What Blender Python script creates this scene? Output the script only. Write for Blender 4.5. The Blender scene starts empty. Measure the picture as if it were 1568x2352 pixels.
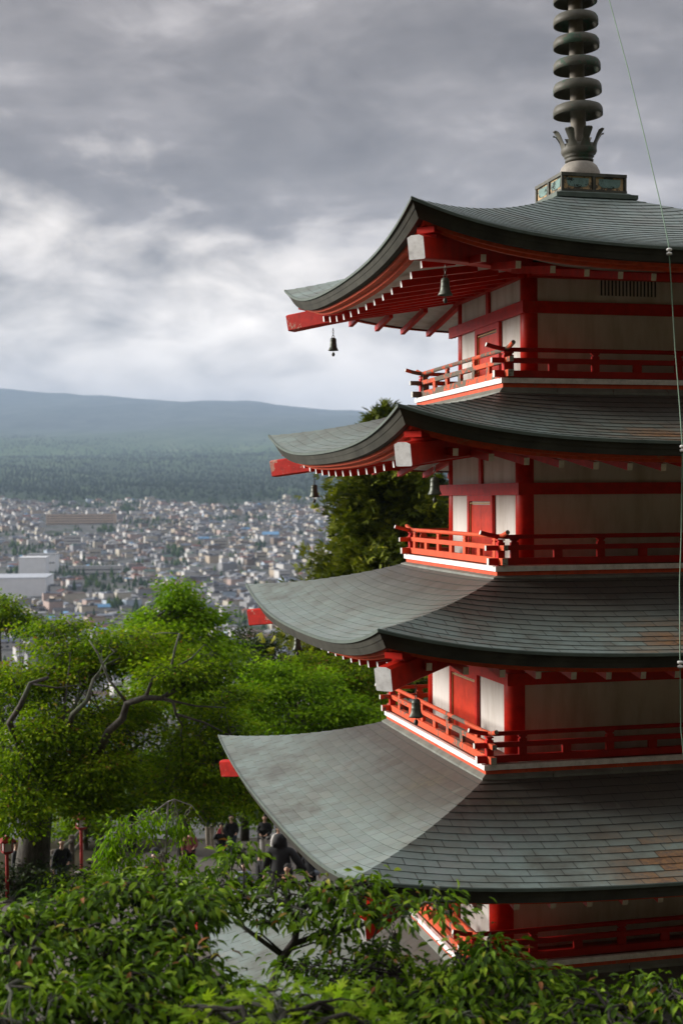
HAZE = 6.6e-5
import bpy, bmesh, math, random
import numpy as np
from mathutils import Vector, Matrix
R = math.radians
scene = bpy.context.scene
COL = scene.collection
rng = random.Random(7)
nrs = np.random.RandomState(11)

# ---------------------------------------------------------------- helpers
def tag(o, label=None, cat=None, group=None, kind=None):
    if label: o['label'] = label
    if cat: o['category'] = cat
    if group: o['group'] = group
    if kind: o['kind'] = kind
    return o

def empty(name, loc=(0, 0, 0), rz=0.0, parent=None):
    o = bpy.data.objects.new(name, None)
    COL.objects.link(o)
    o.location = loc
    o.rotation_euler = (0, 0, rz)
    o.empty_display_size = 0.2
    if parent: o.parent = parent
    return o

class MB:
    """collects geometry for ONE mesh object"""
    def __init__(s):
        s.v = []; s.f = []; s.m = []; s.uv = []
    def add(s, verts, faces, mi=0, uvs=None):
        n = len(s.v)
        s.v.extend([tuple(p) for p in verts])
        for k, f in enumerate(faces):
            s.f.append(tuple(i + n for i in f)); s.m.append(mi)
            s.uv.append(uvs[k] if uvs else None)
    def box(s, a, b, mi=0):
        x0, y0, z0 = a; x1, y1, z1 = b
        s.add([(x0, y0, z0), (x1, y0, z0), (x1, y1, z0), (x0, y1, z0), (x0, y0, z1), (x1, y0, z1), (x1, y1, z1), (x0, y1, z1)],
              [(0, 3, 2, 1), (4, 5, 6, 7), (0, 1, 5, 4), (1, 2, 6, 5), (2, 3, 7, 6), (3, 0, 4, 7)], mi)
    def bar(s, p, q, w, h, up=(0, 0, 1), mi=0, capmi=None, bev=0.0, capstart=False):
        """rectangular bar from p to q, width w, height h, bevelled long edges; capmi paints the q end"""
        p = Vector(p); q = Vector(q); d = (q - p).normalized()
        side = d.cross(Vector(up)).normalized(); u = side.cross(d).normalized()
        hw, hh = w / 2, h / 2
        if bev > 0:
            prof = [(-hw + bev, -hh), (hw - bev, -hh), (hw, -hh + bev), (hw, hh - bev), (hw - bev, hh), (-hw + bev, hh), (-hw, hh - bev), (-hw, -hh + bev)]
        else:
            prof = [(-hw, -hh), (hw, -hh), (hw, hh), (-hw, hh)]
        n = len(prof)
        V = [p + side * a + u * b for a, b in prof] + [q + side * a + u * b for a, b in prof]
        F = [(i, (i + 1) % n, n + (i + 1) % n, n + i) for i in range(n)]
        s.add(V, F, mi)
        s.add(V[n:], [tuple(range(n))], mi if capmi is None else capmi)
        s.add(V[:n], [tuple(reversed(range(n)))], capmi if (capstart and capmi is not None) else mi)
    def tube(s, pts, rad, n=8, mi=0, cap=True):
        pts = [Vector(p) for p in pts]
        if not hasattr(rad, '__len__'): rad = [rad] * len(pts)
        rings = []; prev = None
        for i, p in enumerate(pts):
            d = (pts[min(i + 1, len(pts) - 1)] - pts[max(i - 1, 0)])
            if d.length < 1e-9: d = Vector((0, 0, 1))
            d.normalize()
            if prev is None:
                a = d.cross(Vector((0, 0, 1)))
                if a.length < 1e-3: a = d.cross(Vector((1, 0, 0)))
            else:
                a = prev - d * prev.dot(d)
                if a.length < 1e-4: a = d.cross(Vector((0, 0.3, 1)))
            a.normalize(); prev = a; b = d.cross(a)
            rings.append([p + (a * math.cos(2 * math.pi * k / n) + b * math.sin(2 * math.pi * k / n)) * rad[i] for k in range(n)])
        V = [v for r in rings for v in r]; F = []
        for i in range(len(pts) - 1):
            for k in range(n):
                F.append((i * n + k, i * n + (k + 1) % n, (i + 1) * n + (k + 1) % n, (i + 1) * n + k))
        if cap:
            F.append(tuple(reversed(range(n)))); F.append(tuple(range((len(pts) - 1) * n, len(pts) * n)))
        s.add(V, F, mi)
    def lathe(s, prof, n=24, c=(0, 0, 0), mi=0, rfun=None):
        V = []; F = []
        for r, z in prof:
            for k in range(n):
                a = 2 * math.pi * k / n
                rr = r * (rfun(a, z) if rfun else 1)
                V.append((c[0] + rr * math.cos(a), c[1] + rr * math.sin(a), c[2] + z))
        for i in range(len(prof) - 1):
            for k in range(n):
                F.append((i * n + k, i * n + (k + 1) % n, (i + 1) * n + (k + 1) % n, (i + 1) * n + k))
        s.add(V, F, mi)
    def build(s, name, mats, parent=None, smooth=False, loc=None):
        me = bpy.data.meshes.new(name)
        me.from_pydata(s.v, [], s.f)
        if not isinstance(mats, (list, tuple)): mats = [mats]
        for m in mats: me.materials.append(m)
        if len(mats) > 1: me.polygons.foreach_set('material_index', s.m)
        if any(u is not None for u in s.uv):
            lay = me.uv_layers.new(name='UVMap'); flat = []
            for f, u in zip(s.f, s.uv):
                for i in range(len(f)): flat.extend(u[i] if u else (0.5, 0.5))
            lay.data.foreach_set('uv', flat)
        if smooth: me.polygons.foreach_set('use_smooth', [True] * len(me.polygons))
        me.update()
        o = bpy.data.objects.new(name, me); COL.objects.link(o)
        if parent: o.parent = parent
        if loc is not None: o.location = loc
        return o

def npmesh(name, V, F, mats, parent=None, smooth=False, uv=None, col=None, mi=None):
    """numpy mesh: V (n,3), F (m,k) constant k; col: per-face value stored as attribute 'tint'"""
    me = bpy.data.meshes.new(name)
    V = np.asarray(V, np.float32); F = np.asarray(F, np.int32); k = F.shape[1]
    me.vertices.add(len(V)); me.vertices.foreach_set('co', V.ravel())
    me.loops.add(F.size); me.loops.foreach_set('vertex_index', F.ravel())
    me.polygons.add(len(F)); me.polygons.foreach_set('loop_start', np.arange(0, F.size, k, dtype=np.int32))
    if not isinstance(mats, (list, tuple)): mats = [mats]
    for m in mats: me.materials.append(m)
    if mi is not None: me.polygons.foreach_set('material_index', np.asarray(mi, np.int32))
    if smooth: me.polygons.foreach_set('use_smooth', np.ones(len(F), bool))
    if uv is not None:
        lay = me.uv_layers.new(name='UVMap'); lay.data.foreach_set('uv', np.asarray(uv, np.float32).ravel())
    if col is not None:
        at = me.attributes.new('tint', 'FLOAT', 'FACE'); at.data.foreach_set('value', np.asarray(col, np.float32))
    me.update(calc_edges=True); me.validate()
    o = bpy.data.objects.new(name, me); COL.objects.link(o)
    if parent: o.parent = parent
    return o

# ---------------------------------------------------------------- camera
F_PX, W_PX, H_PX = 3196.9, 1568.0, 2352.0
PITCH, ROLL, YAW = R(-0.6119), R(-0.3533), R(13.7138)
cam = bpy.data.cameras.new('camera'); camo = bpy.data.objects.new('camera', cam); COL.objects.link(camo)
camo.matrix_world = Matrix.Rotation(math.pi / 2 + PITCH, 4, 'X') @ Matrix.Rotation(ROLL, 4, 'Z')
cam.sensor_fit = 'VERTICAL'; cam.sensor_height = 36.0; cam.lens = F_PX / H_PX * 36.0
cam.clip_start = 0.3; cam.clip_end = 60000
cam.dof.use_dof = True; cam.dof.focus_distance = 17.2; cam.dof.aperture_fstop = 1.75
scene.camera = camo
def ray(u, v):
    a = u - 784; b = v - 1176
    x = a * math.cos(ROLL) + b * math.sin(ROLL); w = -a * math.sin(ROLL) + b * math.cos(ROLL)
    d1, d2 = 1.0, -w / F_PX
    return Vector((x / F_PX, d1 * math.cos(PITCH) - d2 * math.sin(PITCH), d1 * math.sin(PITCH) + d2 * math.cos(PITCH)))
def at(u, v, Y):
    d = ray(u, v); return d * (Y / d.y)

# ---------------------------------------------------------------- node helpers
class NT:
    def __init__(s, m):
        s.t = m.node_tree; s.n = s.t.nodes; s.l = s.t.links
    def node(s, t, **kw):
        n = s.n.new(t)
        for k, v in kw.items():
            if k in n.inputs.keys(): n.inputs[k].default_value = v
            else: setattr(n, k, v)
        return n
    def link(s, a, b): s.l.new(a, b)
    def val(s, sock, v):
        if hasattr(v, 'is_output') or isinstance(v, bpy.types.NodeSocket): s.l.new(v, sock)
        else: sock.default_value = v
    def math(s, op, a, b=0.0, c=0.0, clamp=False):
        n = s.n.new('ShaderNodeMath'); n.operation = op; n.use_clamp = clamp
        s.val(n.inputs[0], a); s.val(n.inputs[1], b); s.val(n.inputs[2], c); return n.outputs[0]
    def noise(s, vec, scale, detail=4, rough=0.55, dist=0.0):
        n = s.n.new('ShaderNodeTexNoise'); n.inputs['Scale'].default_value = scale
        n.inputs['Detail'].default_value = detail; n.inputs['Roughness'].default_value = rough; n.inputs['Distortion'].default_value = dist
        if vec is not None: s.l.new(vec, n.inputs['Vector'])
        return n.outputs['Fac']
    def ramp(s, fac, stops, interp='LINEAR'):
        n = s.n.new('ShaderNodeValToRGB'); cr = n.color_ramp; cr.interpolation = interp
        while len(cr.elements) < len(stops): cr.elements.new(0.5)
        for e, (p, c) in zip(cr.elements, stops):
            e.position = p; e.color = c if len(c) == 4 else (*c, 1)
        s.l.new(fac, n.inputs['Fac']); return n.outputs['Color']
    def mix(s, fac, a, b, mode='MIX'):
        n = s.n.new('ShaderNodeMix'); n.data_type = 'RGBA'; n.blend_type = mode
        s.val(n.inputs['Factor'], fac)
        for sock, v in ((n.inputs['A'], a), (n.inputs['B'], b)):
            pass
        ia = [i for i in n.inputs if i.identifier == 'A_Color'][0]; ib = [i for i in n.inputs if i.identifier == 'B_Color'][0]
        for sock, v in ((ia, a), (ib, b)):
            if isinstance(v, bpy.types.NodeSocket): s.l.new(v, sock)
            else: sock.default_value = v if len(v) == 4 else (*v, 1)
        return [o for o in n.outputs if o.identifier == 'Result_Color'][0]
    def maprange(s, v, a, b, c=0.0, d=1.0):
        n = s.n.new('ShaderNodeMapRange'); s.val(n.inputs['Value'], v)
        n.inputs['From Min'].default_value = a; n.inputs['From Max'].default_value = b
        n.inputs['To Min'].default_value = c; n.inputs['To Max'].default_value = d; return n.outputs[0]
    def mapping(s, vec, scale=(1, 1, 1), rot=(0, 0, 0)):
        n = s.n.new('ShaderNodeMapping'); s.l.new(vec, n.inputs['Vector'])
        n.inputs['Scale'].default_value = scale; n.inputs['Rotation'].default_value = rot; return n.outputs[0]
    def sep(s, vec):
        n = s.n.new('ShaderNodeSeparateXYZ'); s.l.new(vec, n.inputs[0]); return n.outputs
    def comb(s, x, y, z):
        n = s.n.new('ShaderNodeCombineXYZ')
        for i, v in enumerate((x, y, z)): s.val(n.inputs[i], v)
        return n.outputs[0]

def newmat(name):
    m = bpy.data.materials.new(name); m.use_nodes = True
    nt = NT(m); b = nt.n['Principled BSDF']; return m, nt, b
def obj_co(nt): return nt.node('ShaderNodeTexCoord').outputs['Object']
def bump(nt, b, height, strength=0.3, dist=0.01):
    n = nt.node('ShaderNodeBump'); n.inputs['Strength'].default_value = strength; n.inputs['Distance'].default_value = dist
    nt.link(height, n.inputs['Height']); nt.link(n.outputs[0], b.inputs['Normal'])
MATS = {}
def simple(name, c, rough=0.7, var=0.15, scale=6.0, metallic=0.0, bumpy=0.0, spec=None):
    """colour with a little mottled wear"""
    if name in MATS: return MATS[name]
    m, nt, b = newmat(name); co = obj_co(nt)
    f = nt.noise(co, scale, 5, 0.6)
    lo = tuple(x * (1 - var) for x in c); hi = tuple(min(1, x * (1 + var)) for x in c)
    nt.link(nt.ramp(f, [(0.3, lo), (0.7, hi)]), b.inputs['Base Color'])
    b.inputs['Roughness'].default_value = rough; b.inputs['Metallic'].default_value = metallic
    if spec is not None: b.inputs['Specular IOR Level'].default_value = spec
    if bumpy: bump(nt, b, nt.noise(co, scale * 6, 4), bumpy, 0.01)
    MATS[name] = m; return m

def paint(name, c, wear_c, wear=0.6, rough=0.5, scale=3.0):
    """old paint flaking to bare wood: wear is the noise threshold above which wood shows"""
    m, nt, b = newmat(name); co = obj_co(nt)
    big = nt.noise(co, scale, 6, 0.65); fine = nt.noise(co, scale * 7, 5, 0.7)
    k = nt.math('ADD', nt.math('MULTIPLY', big, 0.65), nt.math('MULTIPLY', fine, 0.35))
    mask = nt.maprange(k, wear, wear + 0.03)
    shade = nt.ramp(nt.noise(co, scale * 2.3, 5, 0.65), [(0.28, tuple(x * 0.72 for x in c)), (0.5, c), (0.72, tuple(min(1, x * 1.22) for x in c))])
    wood = nt.ramp(nt.noise(nt.mapping(co, (6, 6, 40)), 2.0, 4), [(0.3, tuple(x * 0.7 for x in wear_c)), (0.7, wear_c)])
    nt.link(nt.mix(mask, shade, wood), b.inputs['Base Color'])
    nt.link(nt.maprange(mask, 0, 1, rough, 0.9), b.inputs['Roughness'])
    b.inputs['Specular IOR Level'].default_value = 0.25
    bump(nt, b, nt.math('SUBTRACT', nt.math('MULTIPLY', fine, 0.3), nt.math('MULTIPLY', mask, 0.5)), 0.25, 0.004)
    return m

M = {}
M['red'] = paint('vermilion_paint', (0.52, 0.016, 0.006), (0.40, 0.11, 0.06), 0.625, 0.45)
for k_, w_ in ((5, .475), (4, .60), (3, .535), (2, .545)):
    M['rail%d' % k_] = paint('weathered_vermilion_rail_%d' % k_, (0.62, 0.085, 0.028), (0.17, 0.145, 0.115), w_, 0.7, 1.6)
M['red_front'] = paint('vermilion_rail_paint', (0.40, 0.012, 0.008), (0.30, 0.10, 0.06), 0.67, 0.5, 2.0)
M['red_worn'] = paint('peeling_vermilion', (0.58, 0.016, 0.007), (0.66, 0.36, 0.28), 0.565, 0.6, 4.5)
M['orange'] = paint('faded_orange_paint', (0.62, 0.085, 0.03), (0.55, 0.17, 0.09), 0.58, 0.6, 4.0)
M['white'] = paint('old_white_paint', (0.85, 0.84, 0.83), (0.50, 0.42, 0.36), 0.66, 0.6, 4.0)
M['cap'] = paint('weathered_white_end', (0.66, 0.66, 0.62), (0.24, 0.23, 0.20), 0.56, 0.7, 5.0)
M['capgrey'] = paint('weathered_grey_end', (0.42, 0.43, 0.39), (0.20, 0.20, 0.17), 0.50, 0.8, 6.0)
M['deck'] = paint('worn_red_deck', (0.24, 0.055, 0.035), (0.22, 0.16, 0.12), 0.53, 0.75, 2.0)
M['door'] = paint('door_red', (0.56, 0.040, 0.014), (0.40, 0.09, 0.05), 0.68, 0.4)
M['gold'] = simple('ochre_door_edge', (0.55, 0.36, 0.14), 0.6)
M['dark'] = simple('vent_dark', (0.012, 0.012, 0.010), 0.9)

def plaster():
    m, nt, b = newmat('white_plaster'); co = obj_co(nt)
    z = nt.noise(nt.mapping(co, (2.5, 2.5, 0.5)), 2.0, 5, 0.6)
    f = nt.noise(co, 12, 5, 0.6)
    c = nt.mix(nt.maprange(z, 0.42, 0.70), (0.68, 0.65, 0.61), (0.50, 0.46, 0.40))
    c = nt.mix(nt.math('MULTIPLY', f, 0.25), c, (0.58, 0.55, 0.52))
    nt.link(c, b.inputs['Base Color']); b.inputs['Roughness'].default_value = 0.85
    bump(nt, b, nt.noise(co, 60, 3), 0.12, 0.004); return m
M['plaster'] = plaster()

def copper_tiles():
    """patinated sheet copper shingles; UV x is metres along the eave, y the course number"""
    m, nt, b = newmat('patina_copper_shingle'); co = obj_co(nt)
    uv = nt.node('ShaderNodeTexCoord').outputs['UV']
    su = nt.sep(uv); course = nt.math('FLOOR', su[1])
    fy = nt.math('FRACT', su[1])
    wn = nt.node('ShaderNodeTexWhiteNoise', noise_dimensions='1D'); nt.link(course, wn.inputs['W'])
    x = nt.math('ADD', nt.math('DIVIDE', su[0], 0.40), nt.math('ADD', nt.math('MULTIPLY', course, 0.5), nt.math('MULTIPLY', wn.outputs['Value'], 0.22)))
    fx = nt.math('FRACT', x)
    jx = nt.math('LESS_THAN', fx, 0.034)
    edge = nt.math('LESS_THAN', fy, 0.105)
    seam = nt.math('MAXIMUM', jx, edge)
    wn2 = nt.node('ShaderNodeTexWhiteNoise', noise_dimensions='2D'); nt.link(nt.comb(nt.math('FLOOR', x), course, 0.0), wn2.inputs['Vector'])
    tile = wn2.outputs['Value']
    big = nt.noise(co, 0.55, 5, 0.6); mid = nt.noise(co, 2.6, 6, 0.65); fine = nt.noise(co, 16, 5, 0.7)
    down = nt.noise(nt.comb(nt.math('MULTIPLY', su[0], 3.2), nt.math('MULTIPLY', su[1], 0.12), 0.0), 1.6, 5, 0.6)
    base = nt.ramp(nt.math('ADD', nt.math('MULTIPLY', big, 0.5), nt.math('MULTIPLY', mid, 0.5)),
                   [(0.36, (0.1311, 0.1311, 0.1083)), (0.45, (0.1995, 0.2337, 0.2052)), (0.53, (0.2451, 0.3135, 0.2907)), (0.62, (0.2736, 0.3135, 0.3021)), (0.7, (0.3648, 0.3819, 0.3192))])
    base = nt.mix(nt.math('MULTIPLY', nt.maprange(tile, 0.0, 1.0, 0.0, 1.0), 0.30), base, (0.115, 0.125, 0.118))
    base = nt.mix(nt.math('MULTIPLY', nt.maprange(tile, 0.86, 0.9), 0.35), base, (0.30, 0.34, 0.30))
    # darker brown copper towards the upper courses of each roof, more so on the front
    at_ = nt.node('ShaderNodeAttribute', attribute_name='top_brown'); top_brown = at_.outputs['Fac']
    ag = nt.math('ADD', top_brown, nt.math('MULTIPLY', nt.math('SUBTRACT', mid, 0.5), 0.7))
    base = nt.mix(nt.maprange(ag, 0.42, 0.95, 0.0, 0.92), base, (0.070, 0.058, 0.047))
    # pale run marks
    base = nt.mix(nt.math('MULTIPLY', nt.maprange(down, 0.60, 0.72), nt.maprange(mid, 0.40, 0.7, 0.0, 0.55)), base, (0.31, 0.33, 0.27))
    # lichen, yellow
    lich = nt.math('MULTIPLY', nt.maprange(nt.noise(co, 1.3, 4), 0.55, 0.72), nt.maprange(fine, 0.45, 0.65))
    base = nt.mix(nt.math('MULTIPLY', lich, 0.35), base, (0.27, 0.25, 0.11))
    # rust-orange bare copper by attribute
    ru = nt.node('ShaderNodeAttribute', attribute_name='rust').outputs['Fac']
    rk = nt.math('MULTIPLY', ru, nt.maprange(nt.math('ADD', nt.math('MULTIPLY', tile, 0.5), nt.math('MULTIPLY', mid, 0.6)), 0.36, 0.54))
    base = nt.mix(nt.math('MULTIPLY', rk, 0.9), base, nt.ramp(fine, [(0.35, (0.10, 0.055, 0.04)), (0.6, (0.33, 0.16, 0.055))]))
    base = nt.mix(nt.math('MULTIPLY', nt.maprange(fine, 0.35, 0.7), 0.22), base, (0.10, 0.105, 0.10))
    base = nt.mix(nt.math('MAXIMUM', nt.math('MULTIPLY', jx, 0.80), nt.math('MULTIPLY', edge, nt.maprange(mid, 0.35, 0.6, 0.78, 0.42))), base, (0.028, 0.030, 0.026))
    nt.link(base, b.inputs['Base Color'])
    b.inputs['Metallic'].default_value = 0.0; b.inputs['Specular IOR Level'].default_value = 0.55
    nt.link(nt.maprange(mid, 0.3, 0.7, 0.40, 0.58), b.inputs['Roughness'])
    h = nt.math('SUBTRACT', nt.math('ADD', nt.math('MULTIPLY', fine, 0.15), nt.math('MULTIPLY', tile, 0.35)), nt.math('MULTIPLY', jx, 0.8))
    bump(nt, b, h, 0.35, 0.006)
    return m
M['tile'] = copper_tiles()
M['lip'] = simple('patina_copper_edge', (0.070, 0.095, 0.078), 0.65, 0.25, 5)
M['fascia'] = simple('dark_copper_fascia', (0.046, 0.045, 0.036), 0.75, 0.35, 3, 0, 0, .2)
M['flash'] = simple('grey_copper_flashing', (0.17, 0.18, 0.155), 0.55, 0.3, 4)
M['bronze'] = simple('aged_bronze', (0.075, 0.075, 0.060), 0.55, 0.4, 9, 0.3)
M['bell'] = simple('bell_bronze', (0.085, 0.095, 0.075), 0.5, 0.35, 14, 0.35)
M['stone'] = simple('weathered_finial_stone', (0.34, 0.31, 0.27), 0.85, 0.25, 8, 0, 0.3)
M['mast'] = simple('weathered_mast', (0.17, 0.15, 0.12), .7, .35, 4)
M['bronze_green'] = paint('verdigris_bronze', (0.105, 0.100, 0.082), (0.085, 0.135, 0.10), 0.54, 0.55, 2.5)
M['ochre'] = paint('flaking_ochre_paint', (0.46, 0.32, 0.17), (0.12, 0.11, 0.09), 0.49, 0.7, 5)
M['verdigris'] = paint('streaked_verdigris', (0.16, 0.25, 0.23), (0.03, 0.04, 0.035), 0.52, 0.6, 7)
M['cable'] = simple('green_cable_sheath', (0.12, 0.22, 0.14), 0.6, 0.2)
M['porcelain'] = simple('white_porcelain', (0.78, 0.77, 0.74), 0.3, 0.08)
# ---------------------------------------------------------------- pagoda
PX = 3.4441; ZB = -9.42
pagoda = empty('pagoda', (PX, 20.0, ZB), YAW)
tag(pagoda, 'tall vermilion and white five-storey pagoda with patinated copper roofs', 'pagoda')
OFF = (0, 0, -ZB)
def ppart(mb, name, mats, parent=None, smooth=False, label=None):
    o = mb.build(name, mats, parent or pagoda, smooth)
    if parent is None: o.location = OFF
    if label: o['label'] = label
    return o
def rot(k, x, y, z=0):
    """rotate a point of the front side (y = -h) to side k: 0 front, 1 left, 2 back, 3 right"""
    for _ in range(k): x, y = y, -x
    return (x, y, z)
EAVE = {5: (3.579, 2.91, .45, .55, 4.15), 4: (3.816, .615, .40, 1.87, 1.335), 3: (4.15, -1.812, .38, 2.02, -1.02), 2: (4.565, -4.30, .31, 2.27, -3.49), 1: (5.02, -6.95, .30, 2.58, -5.88)}
WALL = {5: 1.38, 4: 1.50, 3: 1.76, 2: 2.08, 1: 2.45}
BALC = {5: (1.915, 1.506), 4: (2.057, -.885), 3: (2.312, -3.335), 2: (2.64, -5.72)}
PR = {5: .122, 4: .128, 3: .145, 2: .165, 1: .18}
def lift(t):
    t = min(1.0, abs(t)); return .82 * t ** 3.3 + .18 * t ** 1.5
def roof_z(k, u, s):
    """height of the roof skin; u across -1..1, s 0 at the top to 1 at the eave"""
    e, zm, lf, t, zt = EAVE[k]
    if k == 5: mprof = .62 * s + .38 * (1 - (1 - s) ** 2)
    else: mprof = .55 * s + .45 * (1 - (1 - s) ** 2)
    m = zt - (zt - zm) * mprof
    hprof = .25 * s + .75 * (1 - (1 - s) ** 2)
    h = zt - (zt - zm - lf) * hprof
    return m + (h - m) * lift(u)

def attr(o, name, vals):
    a = o.data.attributes.new(name, 'FLOAT', 'POINT'); a.data.foreach_set('value', vals)

def roof_skin(k):
    e, zm, lf, t, zt = EAVE[k]
    n = int(round(math.hypot(e - t, zt - zm) / (.152 if k == 5 else .156)))
    NU = 36
    mb = MB(); top_brown = []; rust = []
    us = [math.sin((i / NU * 2 - 1) * math.pi / 2 * .86) / math.sin(math.pi / 2 * .86) for i in range(NU + 1)]
    for side in range(4):
        for j in range(n):
            s1 = 1 - j / n; s0 = 1 - (j + 1) / n; th = .008
            V = []; 
            for (s, dz) in ((s1, 0.0), (s1, th), (s0, 0.001)):
                h = t + (e - t) * s + (0.006 if dz == th else 0)
                for u in us:
                    V.append(rot(side, u * h, -h, roof_z(k, u, s) + dz))
                    top_brown.append((1 - s) * ((1.25 if side == 0 else 1.10) if k < 5 else .45))
                    # copper laid bare below the lightning cable
                    r = 0.0
                    if side == 0 and k < 5: r = max(0, min(1, (u * h + (1.75 if k == 2 else 1.35)) / .8)) * max(0, min(1, (s - .45) / .3))
                    rust.append(r)
            F = []; UV = []; W = NU + 1
            for i in range(NU):
                for a, (va, vb) in ((0, (.02, .10)), (W, (.10, .98))):
                    F.append((a + i, a + i + 1, a + W + i + 1, a + W + i))
                    h0 = t + (e - t) * s1; h1 = t + (e - t) * s0
                    y0 = j + va + 40 * side; y1 = j + vb + 40 * side
                    if a == 0: UV.append(((us[i] * h0, y0), (us[i + 1] * h0, y0), (us[i + 1] * h0, y1), (us[i] * h0, y1)))
                    else: UV.append(((us[i] * h0, y0), (us[i + 1] * h0, y0), (us[i + 1] * h1, y1), (us[i] * h1, y1)))
            mb.add(V, F, 0, UV)
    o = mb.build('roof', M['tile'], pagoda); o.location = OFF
    attr(o, 'top_brown', top_brown); attr(o, 'rust', rust)
    return o

ROOF = {}
for k in (5, 4, 3, 2, 1):
    e, zm, lf, t, zt = EAVE[k]; w = WALL[k]
    roof = roof_skin(k); ROOF[k] = roof
    NU = 40
    us = [math.sin((i / NU * 2 - 1) * math.pi / 2 * .86) / math.sin(math.pi / 2 * .86) for i in range(NU + 1)]
    def loft(mb, prof, mi=0):
        """prof: list of functions u -> (h, dz below the eave line, corner drop)"""
        for side in range(4):
            V = []
            for (hin, dz, dcorner, hcorner) in prof:
                for u in us:
                    g = lift(u); h = e - hin - hcorner * g
                    V.append(rot(side, u * h, -h, zm + lf * g - dz - dcorner * g))
            W = NU + 1
            mb.add(V, [(a * W + i + 1, a * W + i, (a + 1) * W + i, (a + 1) * W + i + 1) for a in range(len(prof) - 1) for i in range(NU)], mi)
    mb = MB(); loft(mb, [(-.010, -.018, 0, 0), (-.022, -.010, 0, 0), (-.020, .022, 0, 0), (.0, .024, 0, 0)]); ppart(mb, 'eave_lip', M['lip'], roof)
    mb = MB(); loft(mb, [(.004, .020, 0, 0), (.022, .085, .02, .02), (.028, .086, .02, .02), (.050, .158, .05, .05), (.17, .160, .05, .05)]); ppart(mb, 'fascia', M['fascia'], roof)
    mb = MB(); loft(mb, [(.135, .150, .05, .05), (.145, .192, .06, .05), (.235, .194, .06, .05), (.245, .228, .07, .05), (.33, .230, .07, .05)]); ppart(mb, 'eave_board', M['orange'], roof)
    # soffit boards run from the eave boards to the wall
    mb = MB(); ns = 5
    for side in range(4):
        V = []
        for j in range(ns + 1):
            q = j / ns
            for u in us:
                h = (e - .31) * (1 - q) + (w - .05) * q
                g = lift(u)
                V.append(rot(side, u * h, -h, (zm - .205 + (lf - .07) * g) * (1 - q) + (zm + .09 + lf * .35 * g) * q))
        W = NU + 1
        mb.add(V, [(a * W + i + 1, a * W + i, (a + 1) * W + i, (a + 1) * W + i + 1) for a in range(ns) for i in range(NU)])
    ppart(mb, 'soffit', M['plaster'], roof)
    # corner beams
    zc = zm + lf - .555
    for side in (0, 1, 2, 3):
        mb = MB()
        def hz(h): return zc + (e - h) * .115 + .02 * math.sin(math.pi * (e - h) / (e - w))
        hs = [e - .045, e - .5, e - 1.0, e - 1.5, w - .02]
        P = [Vector(rot(side, -h, -h, hz(h))) for h in hs]
        d = Vector(rot(side, 1, 1, 0)).normalized(); sd = d.cross(Vector((0, 0, 1)))
        hw, hh, bv = .102, .128, .012
        prof = [(-hw + bv, -hh), (hw - bv, -hh), (hw, -hh + bv), (hw, hh - bv), (hw * .5, hh + .012), (-hw * .5, hh + .012), (-hw, hh - bv), (-hw, -hh + bv)]
        V = [p + sd * a + Vector((0, 0, b)) + (d * (.045 * (.12 - b) / .24) if p is P[0] else Vector()) for p in P for a, b in prof]; n = 8
        mb.add(V, [(i * n + q, (i + 1) * n + q, (i + 1) * n + (q + 1) % n, i * n + (q + 1) % n) for i in range(len(P) - 1) for q in range(n)])
        mb.add(V[:n], [tuple(range(n))], 1)
        endm = M['white'] if side != 1 else M['red']
        ppart(mb, 'hip_beam', [M['red_worn'] if side == 1 else M['red'], endm], roof)
        # little stacked blocks closing the corner above the beam
        mb = MB()
        for (h0, z0, z1, ww) in ((e - .30, .13, .20, .16), (e - .22, .20, .27, .22)):
            a = Vector(rot(side, -h0, -h0, zc + (z0 + z1) / 2 + .01)); b_ = Vector(rot(side, -h0 + .6, -h0 + .6, zc + (z0 + z1) / 2 + .07))
            mb.bar(b_, a, ww, z1 - z0)
        ppart(mb, 'corner_block', M['red'], roof)

# rafters: one mesh each where the photograph shows them, the rest as one part
rest = MB()
def rafter_geo(mb, k, side, x):
    e, zm, lf, t, zt = EAVE[k]; w = WALL[k]
    hend = e - .40
    z1 = zm - .285 + (lf - .05) * lift(x / e)
    hin = max(w - .03, abs(x) + .16)
    q = (hend - hin) / (hend - w)
    z0 = z1 + (zm + .030 - zm + .285) * q - (lf - .05) * lift(x / e) * q * .75
    if hend - hin < .12: return False
    mb.bar(rot(side, x, -hin, z0), rot(side, x, -hend, z1), .066, .086, mi=0, capmi=1)
    return True
for k, nn in ((5, 7), (4, 7), (3, 8), (2, 8), (1, 9)):
    for side in range(4):
        for i in range(-nn, nn + 1):
            x = .433 * i
            seen = (side == 1 and k > 1) or (side == 0 and k > 1 and i <= 1 and i >= -nn)
            if seen:
                mb = MB()
                if rafter_geo(mb, k, side, x): ppart(mb, 'rafter', [M['red'], M['white']], ROOF[k])
            else: rafter_geo(rest, k, side, x)
tag(ppart(rest, 'rafter', [M['red'], M['white']]), kind='stuff')

def stack(mb, side, x, y, z, rows):
    """post of stacked rectangular sections, one closed piece"""
    V = []
    for (dz, wd, dp) in rows:
        for sx, sy in ((-1, -1), (1, -1), (1, 1), (-1, 1)): V.append(rot(side, x + sx * wd / 2, y + sy * dp / 2, z + dz))
    n = len(rows)
    mb.add(V, [(3, 2, 1, 0), (4 * n - 4, 4 * n - 3, 4 * n - 2, 4 * n - 1)] + [(i * 4 + q, i * 4 + (q + 1) % 4, i * 4 + 4 + (q + 1) % 4, i * 4 + 4 + q) for i in range(n - 1) for q in range(4)])
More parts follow.
